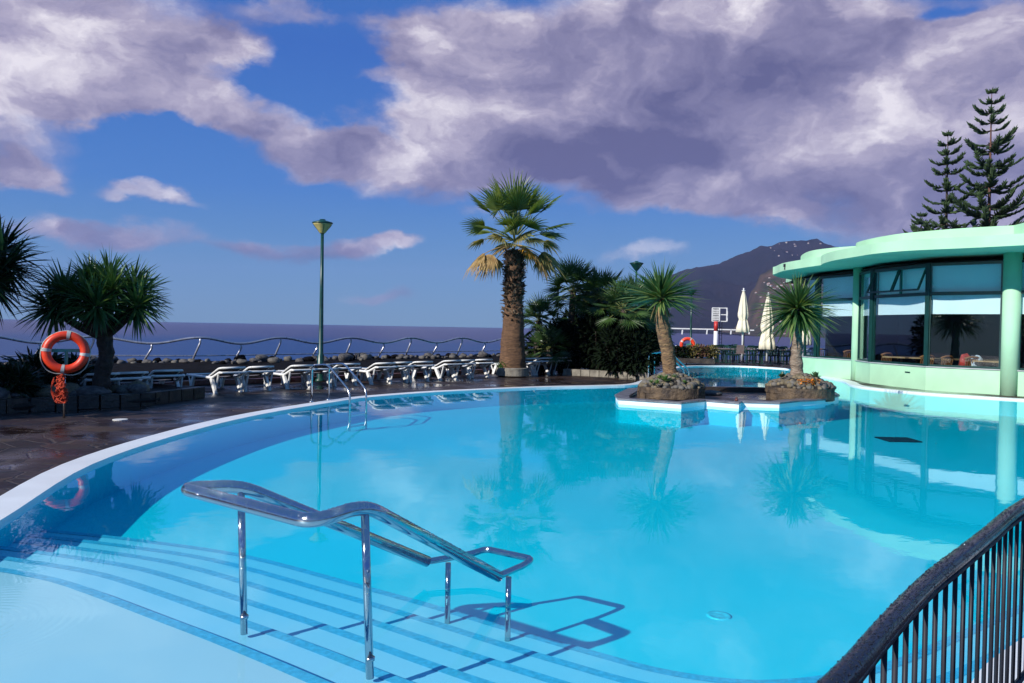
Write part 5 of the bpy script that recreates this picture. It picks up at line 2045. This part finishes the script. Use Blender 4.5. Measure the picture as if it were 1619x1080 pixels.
def window(a, b, inset=0.08, mull=(), hopper=False, deep=0.07, blind=BLIND_Z):
    nrm = inward(a, b)
    t = (b - a).normalized()
    A, B = a + nrm * inset, b + nrm * inset
    L = (B - A).length
    fr = MB()
    up = lambda p, z: V((p.x, p.y, z))
    fw = 0.075
    fr.beam(up(A + t * fw / 2, SILL), up(A + t * fw / 2, TOP), fw, deep, nrm)
    fr.beam(up(B - t * fw / 2, SILL), up(B - t * fw / 2, TOP), fw, deep, nrm)
    for z, h in ((SILL + 0.03, 0.06), (TRANS, 0.10), (TOP - 0.04, 0.08)):
        fr.beam(up(A + t * fw, z), up(B - t * fw, z), deep, h)
    for s, z0 in mull:
        p = A + t * (L * s)
        fr.beam(up(p, z0), up(p, TRANS - 0.05 if z0 < TRANS else TOP - 0.08), 0.05, deep * 0.9, nrm)
    o = fr.build('window', M['frame'], Bd)
    g = MB()
    for z0, z1 in ((SILL + 0.06, TRANS - 0.05), (TRANS + 0.05, TOP - 0.08)):
        if hopper and z0 > 2.5:
            continue
        vs = [up(A + t * fw, z0), up(B - t * fw, z0), up(B - t * fw, z1), up(A + t * fw, z1)]
        vs += [q + nrm * 0.008 for q in vs]
        g.add(vs, [(0, 1, 2, 3), (7, 6, 5, 4)])
    g.build('pane', M['window_glass'], o)
    bm_ = MB()
    C0, C1 = A + nrm * 0.12 + t * 0.06, B + nrm * 0.12 - t * 0.06
    vs = []
    for z in (blind, TOP - 0.02):
        for p in (C0, C1, C1 + nrm * 0.012, C0 + nrm * 0.012):
            vs.append(up(p, z))
    bm_.add(vs, [(3, 2, 1, 0), (4, 5, 6, 7), (0, 1, 5, 4), (1, 2, 6, 5), (2, 3, 7, 6), (3, 0, 4, 7)])
    bl_ = bm_.build('blind', M['blind'], o)
    return o, A, B, t, nrm


window(a0, a1, blind=3.6)
window(a1, a2)
window(a2 + (a3 - a2).normalized() * 0.05, a3)
window(a3 + (b1_ - a3).normalized() * 0.12, b1_)
t12 = (b2_ - b1_).normalized()
w, A, B, t, nrm = window(b1_, b2_, hopper=True)
window(b2_, b3_ + (b2_ - b3_).normalized() * 0.02)
window(b3_ + (b4_ - b3_).normalized() * 0.25, b4_)
window(b4_, b5_)
window(b5_, b6_)
# two top-hung sashes standing open
L = (B - A).length
for s0, s1 in ((0.03, 0.50), (0.50, 0.97)):
    p0, p1 = A + t * (L * s0 + 0.03) - nrm * 0.05, A + t * (L * s1 - 0.03) - nrm * 0.05
    hgt = TOP - 0.10 - (TRANS + 0.06)
    tilt = radians(22)
    dn = V((0, 0, -1)) * cos(tilt) - nrm * sin(tilt)
    q0, q1 = V((p0.x, p0.y, TOP - 0.09)), V((p1.x, p1.y, TOP - 0.09))
    mb = MB()
    for a_, b_ in ((q0, q0 + dn * hgt), (q1, q1 + dn * hgt), (q0, q1), (q0 + dn * hgt, q1 + dn * hgt)):
        mb.beam(a_, b_, 0.05, 0.05, nrm)
    sa = mb.build('open_sash', M['frame'], w)
mb = MB()
mid_ = A.lerp(B, 0.5)
mb.beam(V((mid_.x, mid_.y, TRANS + 0.05)), V((mid_.x, mid_.y, TOP - 0.08)), 0.06, 0.06, nrm)
mb.build('mullion', M['mint_dark'], w)

# round columns
for p, r in ((a3 + V((0.06, -0.02, 0)), 0.17), (b3_ + V((0.16, -0.10, 0)), 0.23)):
    mb = MB()
    mb.lathe([(r, -0.1), (r, 4.005)], (p.x, p.y, 0), 28)
    mb.build('column', M['mint'], Bd, smooth=True)
# dark corner mullions
for p in (a2, b1_, b2_):
    mb = MB()
    q = p + V((0.05, 0.06, 0))
    mb.box((q.x, q.y, (SILL + TOP) / 2), (0.13, 0.13, TOP - SILL), 0.5)
    mb.build('corner_post', M['frame'], Bd)

# roof: eave slab, scalloped parapet
EZ = 4.0
lobe1 = [G(1300, 419, EZ), G(1262, 424.5, EZ), G(1238, 428.5, EZ), G(1226, 433, EZ)]
lobe2 = [G(1619, 387.7, EZ), G(1534, 392, EZ), G(1437, 396.4, EZ), G(1385, 401, EZ), G(1352.6, 406, EZ), G(1320, 411.5, EZ), G(1302, 416.5, EZ), G(1297.5, 420, EZ)]
far1 = [(26, 15.5), (20, 16.5), (15.5, 17.6)]
l2 = catmull([V((15.4, 17.8, 0))] + [V((p.x, p.y, 0)) for p in lobe2], 5)
l1 = catmull([V((p.x, p.y, 0)) for p in lobe1] + [V((10.55, 32.4, 0)), V((11.3, 33.9, 0)), V((12.4, 35.4, 0))], 5)
outl = [(26, 15.2), (20, 16.3)] + [(p.x, p.y) for p in l2] + [(p.x, p.y) for p in l1] + [(13, 38), (26, 38)]
outl_cw = outl
mb = MB()
mb.prism(outl_cw[::-1], EZ, EZ + 0.30)
mb.build('eave_slab', M['mint'], Bd)
PZ = 4.58
pl2 = [G(1603, 356.3, PZ), G(1520, 361, PZ), G(1437, 368, PZ), G(1400, 373, PZ), G(1372, 378.5, PZ), G(1356, 383, PZ), G(1353, 386, PZ)]
pl1 = [G(1353, 389, PZ), G(1320, 391.5, PZ), G(1290, 395, PZ), G(1275, 399, PZ)]
c2_ = catmull([V((p.x, p.y, 0)) for p in pl2], 5)
c1_ = catmull([V((p.x, p.y, 0)) for p in pl1] + [V((10.95, 30.4, 0)), V((11.7, 32.4, 0))], 5)
outp = [(26, 16.3), (20, 17.2), (16, 18.1), (12.9, 19.6)] + [(p.x, p.y) for p in c2_] + [(p.x, p.y) for p in c1_] + [(13, 37), (26, 37)]
mb = MB()
mb.prism(outp[::-1], EZ + 0.302, PZ)
mb.build('parapet', M['mint'], Bd)
# the room behind the glass
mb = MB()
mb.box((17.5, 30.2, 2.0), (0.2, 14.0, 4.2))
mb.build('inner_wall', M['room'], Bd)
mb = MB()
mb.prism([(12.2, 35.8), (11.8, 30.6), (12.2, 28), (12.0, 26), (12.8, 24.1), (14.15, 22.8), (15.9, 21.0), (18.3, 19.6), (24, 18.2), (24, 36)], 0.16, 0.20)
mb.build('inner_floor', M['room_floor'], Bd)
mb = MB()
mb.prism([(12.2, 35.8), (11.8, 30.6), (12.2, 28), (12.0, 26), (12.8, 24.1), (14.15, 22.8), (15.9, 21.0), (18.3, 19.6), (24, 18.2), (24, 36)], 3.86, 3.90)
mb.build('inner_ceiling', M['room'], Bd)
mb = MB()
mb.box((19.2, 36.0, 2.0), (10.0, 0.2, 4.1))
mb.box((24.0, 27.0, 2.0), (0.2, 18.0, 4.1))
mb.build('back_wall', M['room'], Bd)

# floodlight on the eave
fl = G(1242, 421, EZ + 0.17)
mb = MB()
mb.box(fl + V((-0.02, -0.08, 0.02)), (0.14, 0.10, 0.12), 0.4)
mb.tube([fl + V((0.05, 0.1, -0.04)), fl + V((0, -0.03, 0))], 0.02, 6)
mb.lathe([(0.05, 0), (0.07, -0.09)], fl + V((-0.02, -0.08, -0.04)), 10)
tag(mb.build('floodlight', M['black_bar'], origin=fl), 'small black floodlight fixed to the left tip of the mint eave', 'floodlight')


# chairs and tables seen through the glass
def dining_chair(name, label, mtl, h=0.95):
    root = thing(name, label, 'chair', (0, 0, 0))
    mb = MB()
    mb.box((0, 0, 0.45), (0.44, 0.42, 0.045))
    mb.build('seat', mtl, root)
    mb = MB()
    n_ = 7
    for i in range(n_):
        x = -0.19 + 0.38 * i / (n_ - 1)
        mb.beam((x, 0.19, 0.46), (x * 1.08, 0.27, h - 0.07), 0.026, 0.018)
    mb.tube(catmull([(-0.23, 0.23, h - 0.07), (-0.1, 0.285, h - 0.02), (0.1, 0.285, h - 0.02), (0.23, 0.23, h - 0.07)], 4), 0.03, 7)
    mb.build('backrest', mtl, root)
    for x in (-.19, .19):
        for y in (-.18, .18):
            mb = MB()
            mb.tube([(x * 1.15, y * 1.15, 0), (x, y, 0.44)], [0.015, 0.02], 6)
            mb.build('leg', mtl, root)
    return root


def dining_table(name, label, top, leg, w=0.8, rnd_=False):
    root = thing(name, label, 'table', (0, 0, 0))
    mb = MB()
    if rnd_:
        mb.lathe([(w / 2 - 0.01, 0.715), (w / 2, 0.725), (w / 2, 0.74), (w / 2 - 0.01, 0.75)], (0, 0, 0), 24)
    else:
        mb.box((0, 0, 0.735), (w, w, 0.035))
    mb.build('table_top', top, root)
    mb = MB()
    mb.tube([(0, 0, 0.02), (0, 0, 0.715)], 0.03, 8)
    mb.build('stem', leg, root)
    mb = MB()
    mb.beam((-0.28, 0, 0.02), (0.28, 0, 0.02), 0.06, 0.035)
    mb.beam((0, -0.28, 0.021), (0, 0.28, 0.021), 0.06, 0.033)
    mb.build('foot', leg, root)
    return root


FL = 0.20
ch = None
for i, (px, back, face_, lab) in enumerate((
        (1297, 1.0, 200, 'wooden slatted chair inside the leftmost visible window, by the right yucca crown'),
        (1338, 0.7, 200, 'wooden slatted chair behind the window just left of the slim column'),
        (1393, 0.55, 205, 'wooden slatted chair at the left end of the window with the open sashes'),
        (1458, 0.55, 205, 'wooden slatted chair beside the right frame of the window with the open sashes'),
        (1487, 0.6, 205, 'wooden slatted chair at the left end of the widest window'),
        (1530, 0.7, 200, 'wooden chair with a coat over its back in the middle of the widest window'))):
    d = ray(px, 575)
    # meet the facade line, then go inside
    best = None
    for a, b in zip(base[:-1], base[1:]):
        den = (b.x - a.x) * d.y - (b.y - a.y) * d.x
        if abs(den) < 1e-6:
            continue
        s_ = -(a.x * d.y - a.y * d.x) / den
        if 0 <= s_ <= 1:
            p = a.lerp(b, s_)
            if p.y > 0 and (best is None or p.y < best.y):
                best = p
    if best is None:
        continue
    p = best * (1 + (back + 0.25) / best.length)
    o = dining_chair('wooden_chair', lab, M['wood'], 0.86) if ch is None else copy_tree(ch)
    ch = ch or o
    o.location = (p.x, p.y, FL)
    o.rotation_euler = (0, 0, radians(face_ - 30 + 12 * i % 25))
    o['label'] = lab
    o['group'] = 'wooden chairs inside the restaurant'
    if i == 5:
        mb = MB()
        mb.blob((p.x - 0.16, p.y - 0.12, FL + 0.70), (0.16, 0.12, 0.24), 3, 12, 8, 0.5, 1.6)
        tag(mb.build('red_jacket', M['red_cloth'], origin=(p.x - .16, p.y - .12, FL + 0.5), smooth=True), 'red jacket over the chair back in the middle of the widest window', 'jacket')
        mb = MB()
        mb.blob((p.x + 0.16, p.y - 0.16, FL + 0.68), (0.17, 0.12, 0.24), 8, 12, 8, 0.5, 1.6)
        tag(mb.build('floral_bag', M['print_cloth'], origin=(p.x + .16, p.y - .16, FL + 0.5), smooth=True), 'white floral bag hanging beside the red jacket in the widest window', 'bag')
tb_ = None
for px, back, lab in ((1425, 1.1, 'pale wooden table behind the window with the open sashes, left one'), (1449, 1.6, 'pale wooden table behind the window with the open sashes, right one'),
                      (1497, 1.4, 'pale wooden table at the left end of the widest window'), (1572, 0.9, 'pale wooden table at the right end of the widest window')):
    d = ray(px, 575)
    best = None
    for a, b in zip(base[:-1], base[1:]):
        den = (b.x - a.x) * d.y - (b.y - a.y) * d.x
        if abs(den) < 1e-6:
            continue
        s_ = -(a.x * d.y - a.y * d.x) / den
        if 0 <= s_ <= 1:
            p = a.lerp(b, s_)
            if p.y > 0 and (best is None or p.y < best.y):
                best = p
    if best is None:
        continue
    p = best * (1 + back / best.length)
    o = dining_table('dining_table', lab, M['table_wood'], M['wood'], 0.8) if tb_ is None else copy_tree(tb_)
    tb_ = tb_ or o
    o.location = (p.x, p.y, FL)
    o.rotation_euler = (0, 0, 0.5)
    o['label'] = lab
    o['group'] = 'wooden tables inside the restaurant'


# ------------------------------------------------------------------ far terrace
def terrace_chair():
    root = thing('terrace_chair', '', 'chair', (0, 0, 0), 'green chairs on the far terrace')
    mt = M['chair_green']
    mb = MB()
    mb.box((0, 0, 0.44), (0.48, 0.46, 0.04))
    mb.build('seat', mt, root)
    mb = MB()
    mb.tube(round_path([(-0.24, 0.2, 0.45), (-0.25, 0.27, 0.90), (0.25, 0.27, 0.90), (0.24, 0.2, 0.45)], 0.12, 5), 0.022, 6)
    mb.tube([V((0.10 * cos(a), 0.245, 0.68 + 0.10 * sin(a))) for a in [2 * pi * k / 14 for k in range(14)]], 0.016, 5, closed=True)
    mb.tube([V((0.055 * cos(a), 0.245, 0.68 + 0.055 * sin(a))) for a in [2 * pi * k / 12 for k in range(12)]], 0.012, 5, closed=True)
    for sx in (-1, 1):
        mb.tube([(sx * 0.24, 0.23, 0.68), (sx * 0.10, 0.245, 0.68)], 0.014, 5)
        mb.tube([(sx * 0.07, 0.25, 0.75), (sx * 0.12, 0.268, 0.89)], 0.012, 5)
        mb.tube([(sx * 0.07, 0.235, 0.61), (sx * 0.12, 0.21, 0.46)], 0.012, 5)
    mb.box((0, 0.27, 0.85), (0.46, 0.02, 0.09))
    mb.build('backrest', mt, root)
    for sx in (-1, 1):
        mb = MB()
        mb.tube(round_path([(sx * 0.25, 0.25, 0.66), (sx * 0.27, -0.2, 0.66), (sx * 0.25, -0.2, 0.44)], 0.06, 3), 0.018, 6)
        mb.build('armrest', mt, root)
        for sy in (-1, 1):
            mb = MB()
            mb.tube([(sx * 0.23, sy * 0.21, 0), (sx * 0.22, sy * 0.2, 0.44)], 0.018, 6)
            mb.build('leg', mt, root)
    return root


tc0 = terrace_chair()
tt0 = None
tables = [(1118, 42.5), (1148, 41.0), (1176, 41.6), (1205, 40.6), (1232, 41.2), (1262, 40.0), (1130, 45.0), (1190, 45.0), (1240, 44.6)]
first = True
tlabs = ['mauve topped table at the left end of the far terrace', 'mauve topped table between the beacon and the free standing parasol', 'mauve topped table just behind the free standing parasol pole',
         'mauve topped table under the gathered parasol with the open hem', 'mauve topped table left of the right yucca trunk', 'mauve topped table right of the right yucca trunk',
         'mauve topped table by the terrace railing, left one', 'mauve topped table by the terrace railing, middle one', 'mauve topped table by the terrace railing, right one']
rnd = random.Random(14)
for i, (px, D) in enumerate(tables):
    p = at_deck(px, D)
    if tt0 is None:
        tt0 = dining_table('terrace_table', tlabs[0], M['table_top'], M['chair_green'], 0.85)
        o = tt0
    else:
        o = copy_tree(tt0)
    o.location = p
    o['label'] = tlabs[i]
    o['group'] = 'tables on the far terrace'
    for a in ((200, 290, 20, 110) if D < 43 else (200, 340)):
        a = radians(a + rnd.uniform(-15, 15))
        q = p + V((cos(a) * 0.72, sin(a) * 0.72, 0))
        c = tc0 if first else copy_tree(tc0)
        first = False
        c.location = q
        c.rotation_euler = (0, 0, a - pi / 2)
        c['label'] = 'bottle green garden chair with a ring in its back, on the far terrace'


def parasol(label, c, h, zc, r, seed, open_hem=False):
    root = thing('closed_parasol', label, 'parasol', c)
    c = V(c)
    mb = MB()
    mb.lathe([(0.30, 0), (0.30, 0.05), (0.26, 0.07), (0.06, 0.09), (0.05, 0.22)], c, 18)
    mb.build('base', M['black_bar'], root, smooth=True)
    mb = MB()
    mb.tube([c + V((0, 0, 0.08)), c + V((0, 0, h - 0.03))], 0.045, 10)
    mb.build('pole', M['white_metal'], root, smooth=True)
    mb = MB()
    H_ = h - zc
    prof = [(0.16 if not open_hem else 0.24, 0), (r * 1.0, 0.03), (r * 0.92, H_ * 0.12), (r * 0.70, H_ * 0.27), (r * 0.60, H_ * 0.31), (r * 0.78, H_ * 0.38), (r * 0.80, H_ * 0.45), (r * 0.60, H_ * 0.65), (r * 0.36, H_ * 0.85), (r * 0.16, H_ * 0.975), (0.03, H_)]
    mb.lathe(prof, c + V((0, 0, zc)), 48, wob=lambda a, z: 1 + 0.17 * sin(8 * a + seed) * (1 if z < H_ * .9 else .3) + 0.07 * sin(16 * a + z * 2), caps=False)
    mb.build('canopy', M['cream'], root, smooth=True)
    mb = MB()
    mb.lathe([(0.09, h - 0.035), (0.10, h - 0.01), (0.03, h + 0.01), (0.03, h + 0.06), (0.05, h + 0.08), (0.0, h + 0.12)], c, 12)
    mb.build('finial', M['white_metal'], root, smooth=True)
    mb = MB()
    mb.tube([c + V((cos(a) * r * 0.64, sin(a) * r * 0.64, zc + H_ * 0.31)) for a in [2 * pi * k / 20 for k in range(20)]], 0.012, 5, closed=True)
    mb.build('tie_strap', M['cream'], root)
    return root


d1_ = 39.0
parasol('free standing closed cream parasol with white pole, by the far pool edge', at_deck(1174, d1_), H(1175, 459, d1_).z - DECK, H(1175, 526, d1_).z - DECK, 0.30, 0.3)
d2_ = 38.9
parasol('closed cream parasol with hem hanging open, behind the left fronds of the right yucca', at_deck(1213, d2_), H(1213, 466, d2_).z - DECK, H(1213, 553, d2_).z - DECK, 0.36, 1.3, True)
d3_ = 39.0
parasol('closed cream parasol between the right yucca trunk and the building', at_deck(1273.5, d3_), H(1273, 470, d3_).z - DECK, H(1273, 546, d3_).z - DECK, 0.28, 2.1)
p = H(1170.5, 552, 38.6)
root = thing('menu_board', 'small brown board fixed in front of the free standing parasol pole', 'board', (p.x, p.y, 0.9))
mb = MB()
mb.box((p.x, p.y, p.z), (0.36, 0.03, 0.40), 0.0, Matrix.Rotation(0.2, 3, 'X'))
mb.build('panel', M['menu'], root)
mb = MB()
mb.box((p.x, p.y - 0.02, p.z - 0.22), (0.46, 0.08, 0.03))
mb.tube([(p.x + 0.05, p.y + 0.03, p.z - 0.1), (p.x + 0.1, p.y + 0.38, p.z - 0.12)], 0.015, 6)
mb.build('ledge', M['menu'], root)

# terrace railing
TR = 47.0
wave = []
pxs = [1095 - 27, 1103 - 22, 1095, 1106, 1116.7, 1130, 1144, 1157, 1171, 1184.5, 1198, 1211, 1224, 1237, 1250, 1263, 1276, 1289, 1302, 1315]
wave = [(H(px, 552, TR).x, TR, 1 if i % 2 == 0 else -1) for i, px in enumerate(pxs)]
zc_ = H(1171, 548.8, TR).z
root = sea_railing('terrace_railing', 'far wavy railing at the edge of the terrace behind the green chairs', wave, -0.6, None, zc_ - 0.09, 0.085, None, V((0, 0, 0)), 0.032, (wave[3][0], TR, -0.5))
mb = MB()
mb.add([(7.5, 45.0, -0.5), (24, 45.6, -0.5), (24, 48.2, -0.5), (7.0, 48.2, -0.5), (7.0, 48.2, -13), (24, 48.2, -13)], [(0, 1, 2, 3), (3, 2, 5, 4)])
tag(mb.build('lower_walkway', M['paving'], origin=(0, 0, 0)), kind='structure')

# beacon
BD = 46.6
bc = at_deck(1131.5, BD)
root = thing('beacon_post', 'red and white beacon post with a white framed square panel, behind the far terrace', 'beacon', (bc.x, BD, -0.5))
mb = MB()
zr = H(1131, 523.5, BD).z
mb.lathe([(0.13, -0.5), (0.12, zr)], (bc.x, BD, 0), 16)
mb.build('white_shaft', M['white_metal'], root, smooth=True)
mb = MB()
mb.lathe([(0.121, zr), (0.118, H(1131, 508, BD).z)], (bc.x, BD, 0), 16)
mb.build('red_shaft', M['red_metal'], root, smooth=True)
z0, z1 = H(1138, 508, BD).z, H(1138, 487, BD).z
x0, x1 = H(1126, 500, BD).x, H(1149, 500, BD).x
mb = MB()
for zz in (z0, (z0 + z1) / 2, z1):
    mb.beam((x0, BD, zz), (x1, BD + 0.1, zz), 0.06, 0.055)
for xx_ in (x0, (x0 + x1) / 2, x1):
    mb.beam((xx_, BD, z0), (xx_, BD + 0.0, z1), 0.055, 0.055, (0, 1, 0))
mb.beam((x1 + 0.1, BD + 0.25, z0), (x1 + 0.1, BD + 0.25, z1), 0.05, 0.05, (0, 1, 0))
for zz in (z0, z1):
    mb.beam((x1, BD, zz), (x1 + 0.1, BD + 0.25, zz), 0.05, 0.05)
mb.build('panel_frame', M['white_metal'], root)
mb = MB()
xm = (x0 + x1) / 2
zm = (z0 + z1) / 2
for i in range(5):
    for (za, zb) in ((z0 + 0.05, zm - 0.06), (zm + 0.05, z1 - 0.06)):
        xx_ = x0 + 0.07 + (xm - x0 - 0.12) * i / 4
        mb.beam((xx_, BD - 0.02, za), (xx_, BD - 0.02, zb), 0.035, 0.03, (0, 1, 0))
for za in (z0 + 0.10, z0 + 0.24, zm + 0.10, zm + 0.24):
    mb.beam((x0 + 0.04, BD - 0.03, za), (xm - 0.04, BD - 0.03, za), 0.03, 0.035)
mb.build('lamp_grid', M['white_metal'], root)
mb = MB()
mb.box(((x0 + xm) / 2, BD + 0.06, zm), (xm - x0 - 0.06, 0.06, z1 - z0 - 0.08))
mb.build('dark_panel', M['dark_glass'], root)
mb = MB()
zz = z0
for sx in (0.26, 0.40):
    mb.tube([(bc.x + sx, BD + 0.2, -0.5), (bc.x + sx, BD + 0.2, zz)], 0.018, 6)
for k in range(9):
    mb.tube([(bc.x + 0.26, BD + 0.2, 0.1 + 0.22 * k), (bc.x + 0.40, BD + 0.2, 0.1 + 0.22 * k)], 0.012, 5)
mb.build('side_ladder', M['black_bar'], root)

# white jetty boom beyond the terrace
JD = 62.0
j0, j1 = H(1050, 519.0, JD), H(1192, 522.2, JD)
root = thing('white_boom', 'long thin white boom over the water behind the beacon', 'boom', (j1.x, JD, SEA_Z))
mb = MB()
mb.beam(j0, j1, 0.10, 0.09)
mb.build('beam', M['white_metal'], root)
for px in (1079, 1118, 1156, 1185):
    q = H(px, 521, JD)
    mb = MB()
    mb.beam(q + V((0, 0, -0.02)), q + V((-0.03, 0, -0.38)), 0.08, 0.10, (0, 1, 0))
    mb.build('stub', M['white_metal'], root)
for px in (1131.8, 1176):
    q = H(px, 521, JD)
    mb = MB()
    mb.tube([V((q.x, JD, SEA_Z - 1)), V((q.x, JD, q.z - 0.07))], 0.06, 8)
    mb.build('pile', M['black_bar'], root)

# flower bed by the far pool edge
fb0, fb1 = at_deck(1090, 38.6), at_deck(1131, 38.2)
root = thing('bed_box', 'low dark stone box holding the ochre shrubs left of the far pool edge', 'planter', fb0.lerp(fb1, 0.5))
mb = MB()
mb.beam(V((7.0, 38.9, 0.22)), V((fb1.x, fb1.y + 0.1, 0.22)), 1.1, 0.22)
mb.build('wall', M['kerb_stone'], root)
mb = MB()
mb.beam(V((7.05, 38.9, 0.335)), V((fb1.x - 0.05, fb1.y + 0.1, 0.335)), 0.95, 0.012)
mb.build('soil', M['soil'], root)
for i, (px, mt, sz, lab) in enumerate(((1070, 'shrub_dark', (0.55, 0.45, 0.32), 'dark low shrub at the left end of the far flower bed'), (1081, 'shrub_dark', (0.5, 0.4, 0.30), 'dark low shrub under the distant lifebuoy'),
                                      (1096, 'bed_leaf', (0.45, 0.4, 0.34), 'ochre yellow shrub under the distant lifebuoy'), (1110, 'bed_leaf_red', (0.45, 0.4, 0.34), 'reddish brown shrub in the middle of the far flower bed'),
                                      (1124, 'bed_leaf', (0.42, 0.4, 0.34), 'ochre yellow shrub at the right end of the far flower bed'))):
    c = at_deck(px, 38.7)
    leafy_shrub(lab, V((c.x, c.y, 0.33)), sz, 420, mt, 300 + i, (0.13, 0.07), 'bed_shrub')

# ------------------------------------------------------------------ mountain, headland and their houses
def ridge_mesh(name, pts, D, depth, mt, nu, nv, seed, rough, steep=0.75):
    us = [p[0] for p in pts]

    def rid(px):
        for (a, A), (b, B) in zip(pts[:-1], pts[1:]):
            if px <= b:
                return A + (B - A) * (px - a) / (b - a)
        return pts[-1][1]
    vs, fs = [], []
    for j in range(nv + 1):
        v = j / nv                                   # 0 foot .. 0.7 ridge .. 1 behind
        for i in range(nu + 1):
            px = us[0] + (us[-1] - us[0]) * i / nu
            d = ray(px, rid(px))
            top = CAM + d * (D / d.y)
            vv = v / 0.7
            if vv <= 1:
                h = vv ** steep
                y = D - depth * (1 - vv)
            else:
                h = 1 - 0.5 * (vv - 1) / 0.43
                y = D + depth * 1.2 * (vv - 1)
            x = top.x * (0.55 + 0.45 * y / D) if vv <= 1 else top.x * y / D
            hz = (top.z - SEA_Z) * h
            w = sin(min(vv, 1) * pi)
            q = mnoise.fractal(V((x / 420, y / 420, seed)), 1.0, 2.0, 6) * rough * (top.z - SEA_Z) * w
            rd = abs(mnoise.noise(V((x / 260, y / 900, seed + 5)))) * -0.30 * (top.z - SEA_Z) * w
            t2 = mnoise.fractal(V((x / 35, y / 35, seed)), 1.0, 2.0, 3) * 5.0 * smooth01(0.8, 1.0, vv)
            vs.append((x, y, SEA_Z - 2 + hz + q + rd + t2))
    for j in range(nv):
        for i in range(nu):
            a = j * (nu + 1) + i
            fs.append((a, a + 1, a + nu + 2, a + nu + 1))
    mb = MB()
    mb.add(vs, fs)
    o = mb.build(name, mt, origin=(0, 0, 0), smooth=False)
    tag(o, kind='structure')
    return vs, nu, nv


MT = [(1036, 522), (1042, 485), (1050, 452), (1062, 434), (1080, 427), (1102, 422), (1120, 419.5), (1136, 416.7), (1160, 405.6), (1178, 399), (1193, 393), (1200, 389), (1220, 388.5), (1232, 383), (1240, 381), (1260, 380),
      (1276, 379), (1291, 376.7), (1302, 384), (1318, 389), (1345, 394), (1400, 400), (1500, 412), (1700, 430)]
mv, mu, mvn = ridge_mesh('mountain', MT, 4600, 1500, M['mountain'], 300, 70, 3.3, 0.20)
HL = [(1140, 524), (1160, 518), (1172, 506), (1179, 486), (1187, 460), (1192, 455), (1201, 434), (1210, 430), (1224, 421), (1260, 414), (1320, 412), (1500, 420)]
hv, hu, hvn = ridge_mesh('headland', HL, 2700, 700, M['headland'], 220, 80, 8.1, 0.26)


def hillside_house():
    mb = MB()
    mb.box((0, 0, 3.0), (11, 8, 6))
    mb.cur = 1
    mb.add([(-6, -4.5, 6.01), (6, -4.5, 6.01), (6, 4.5, 6.01), (-6, 4.5, 6.01), (-3.5, 0, 8.2), (3.5, 0, 8.2)], [(0, 1, 5, 4), (1, 2, 5), (2, 3, 4, 5), (3, 0, 4), (3, 2, 1, 0)])
    return mb.build('hillside_house', [M['house_wall'], M['roof_tile']], origin=(0, 0, 0))


hh = hillside_house()
rnd = random.Random(23)
n_h = 0


def put_house(p, s, label, group):
    global n_h
    o = hh if n_h == 0 else hh.copy()
    if n_h:
        COL.objects.link(o)
    n_h += 1
    o.location = (p[0], p[1], p[2] - 1.0)
    o.scale = (s, s, s * rnd.uniform(0.8, 1.3))
    o.rotation_euler = (0, 0, rnd.uniform(-0.6, 0.6))
    tag(o, label, 'house', group)


cnt = 0
tries = 0
while cnt < 75 and tries < 4000:
    tries += 1
    i, j = rnd.randrange(hu), rnd.randrange(3, int(hvn * .66))
    p = hv[j * (hu + 1) + i]
    d = V(p) - CAM
    px = 809.5 + F * d.dot(_rt) / d.dot(_fw)
    py = 540 - F * d.dot(_up) / d.dot(_fw)
    if not (1184 < px < 1330):
        continue
    if not (448 < py < 466 or 500 < py < 519 or rnd.random() < 0.15):
        continue
    put_house(p, rnd.uniform(0.4, 0.8), 'tiny white house on the sunlit slope of the headland beyond the terrace', 'houses on the headland')
    cnt += 1
cnt = 0
tries = 0
while cnt < 16 and tries < 6000:
    tries += 1
    i, j = rnd.randrange(mu), rnd.randrange(20, int(mvn * .70))
    p = mv[j * (mu + 1) + i]
    d = V(p) - CAM
    px = 809.5 + F * d.dot(_rt) / d.dot(_fw)
    py = 540 - F * d.dot(_up) / d.dot(_fw)
    if not (1215 < px < 1300 and 382 < py < 406):
        continue
    put_house(p, rnd.uniform(0.5, 0.9), 'tiny pale house near the summit of the dark mountain', 'houses near the mountain top')
    cnt += 1

# ------------------------------------------------------------------ the air
if HAZE > 0:
    mb = MB()
    mb.box((0, 4500, 340), (26000, 11000, 2 * 354.0))
    mt = bpy.data.materials.new('sea air')
    mt.use_nodes = True
    nt = mt.node_tree
    nt.nodes.clear()
    out = nt.nodes.new('ShaderNodeOutputMaterial')
    pv = nt.nodes.new('ShaderNodeVolumePrincipled')
    pv.inputs['Color'].default_value = (0.46, 0.54, 1.0, 1)
    pv.inputs['Density'].default_value = HAZE
    pv.inputs['Anisotropy'].default_value = 0.0
    nt.links.new(pv.outputs['Volume'], out.inputs['Volume'])
    o = mb.build('haze', mt, origin=(0, 4500, 340))
    tag(o, kind='stuff')
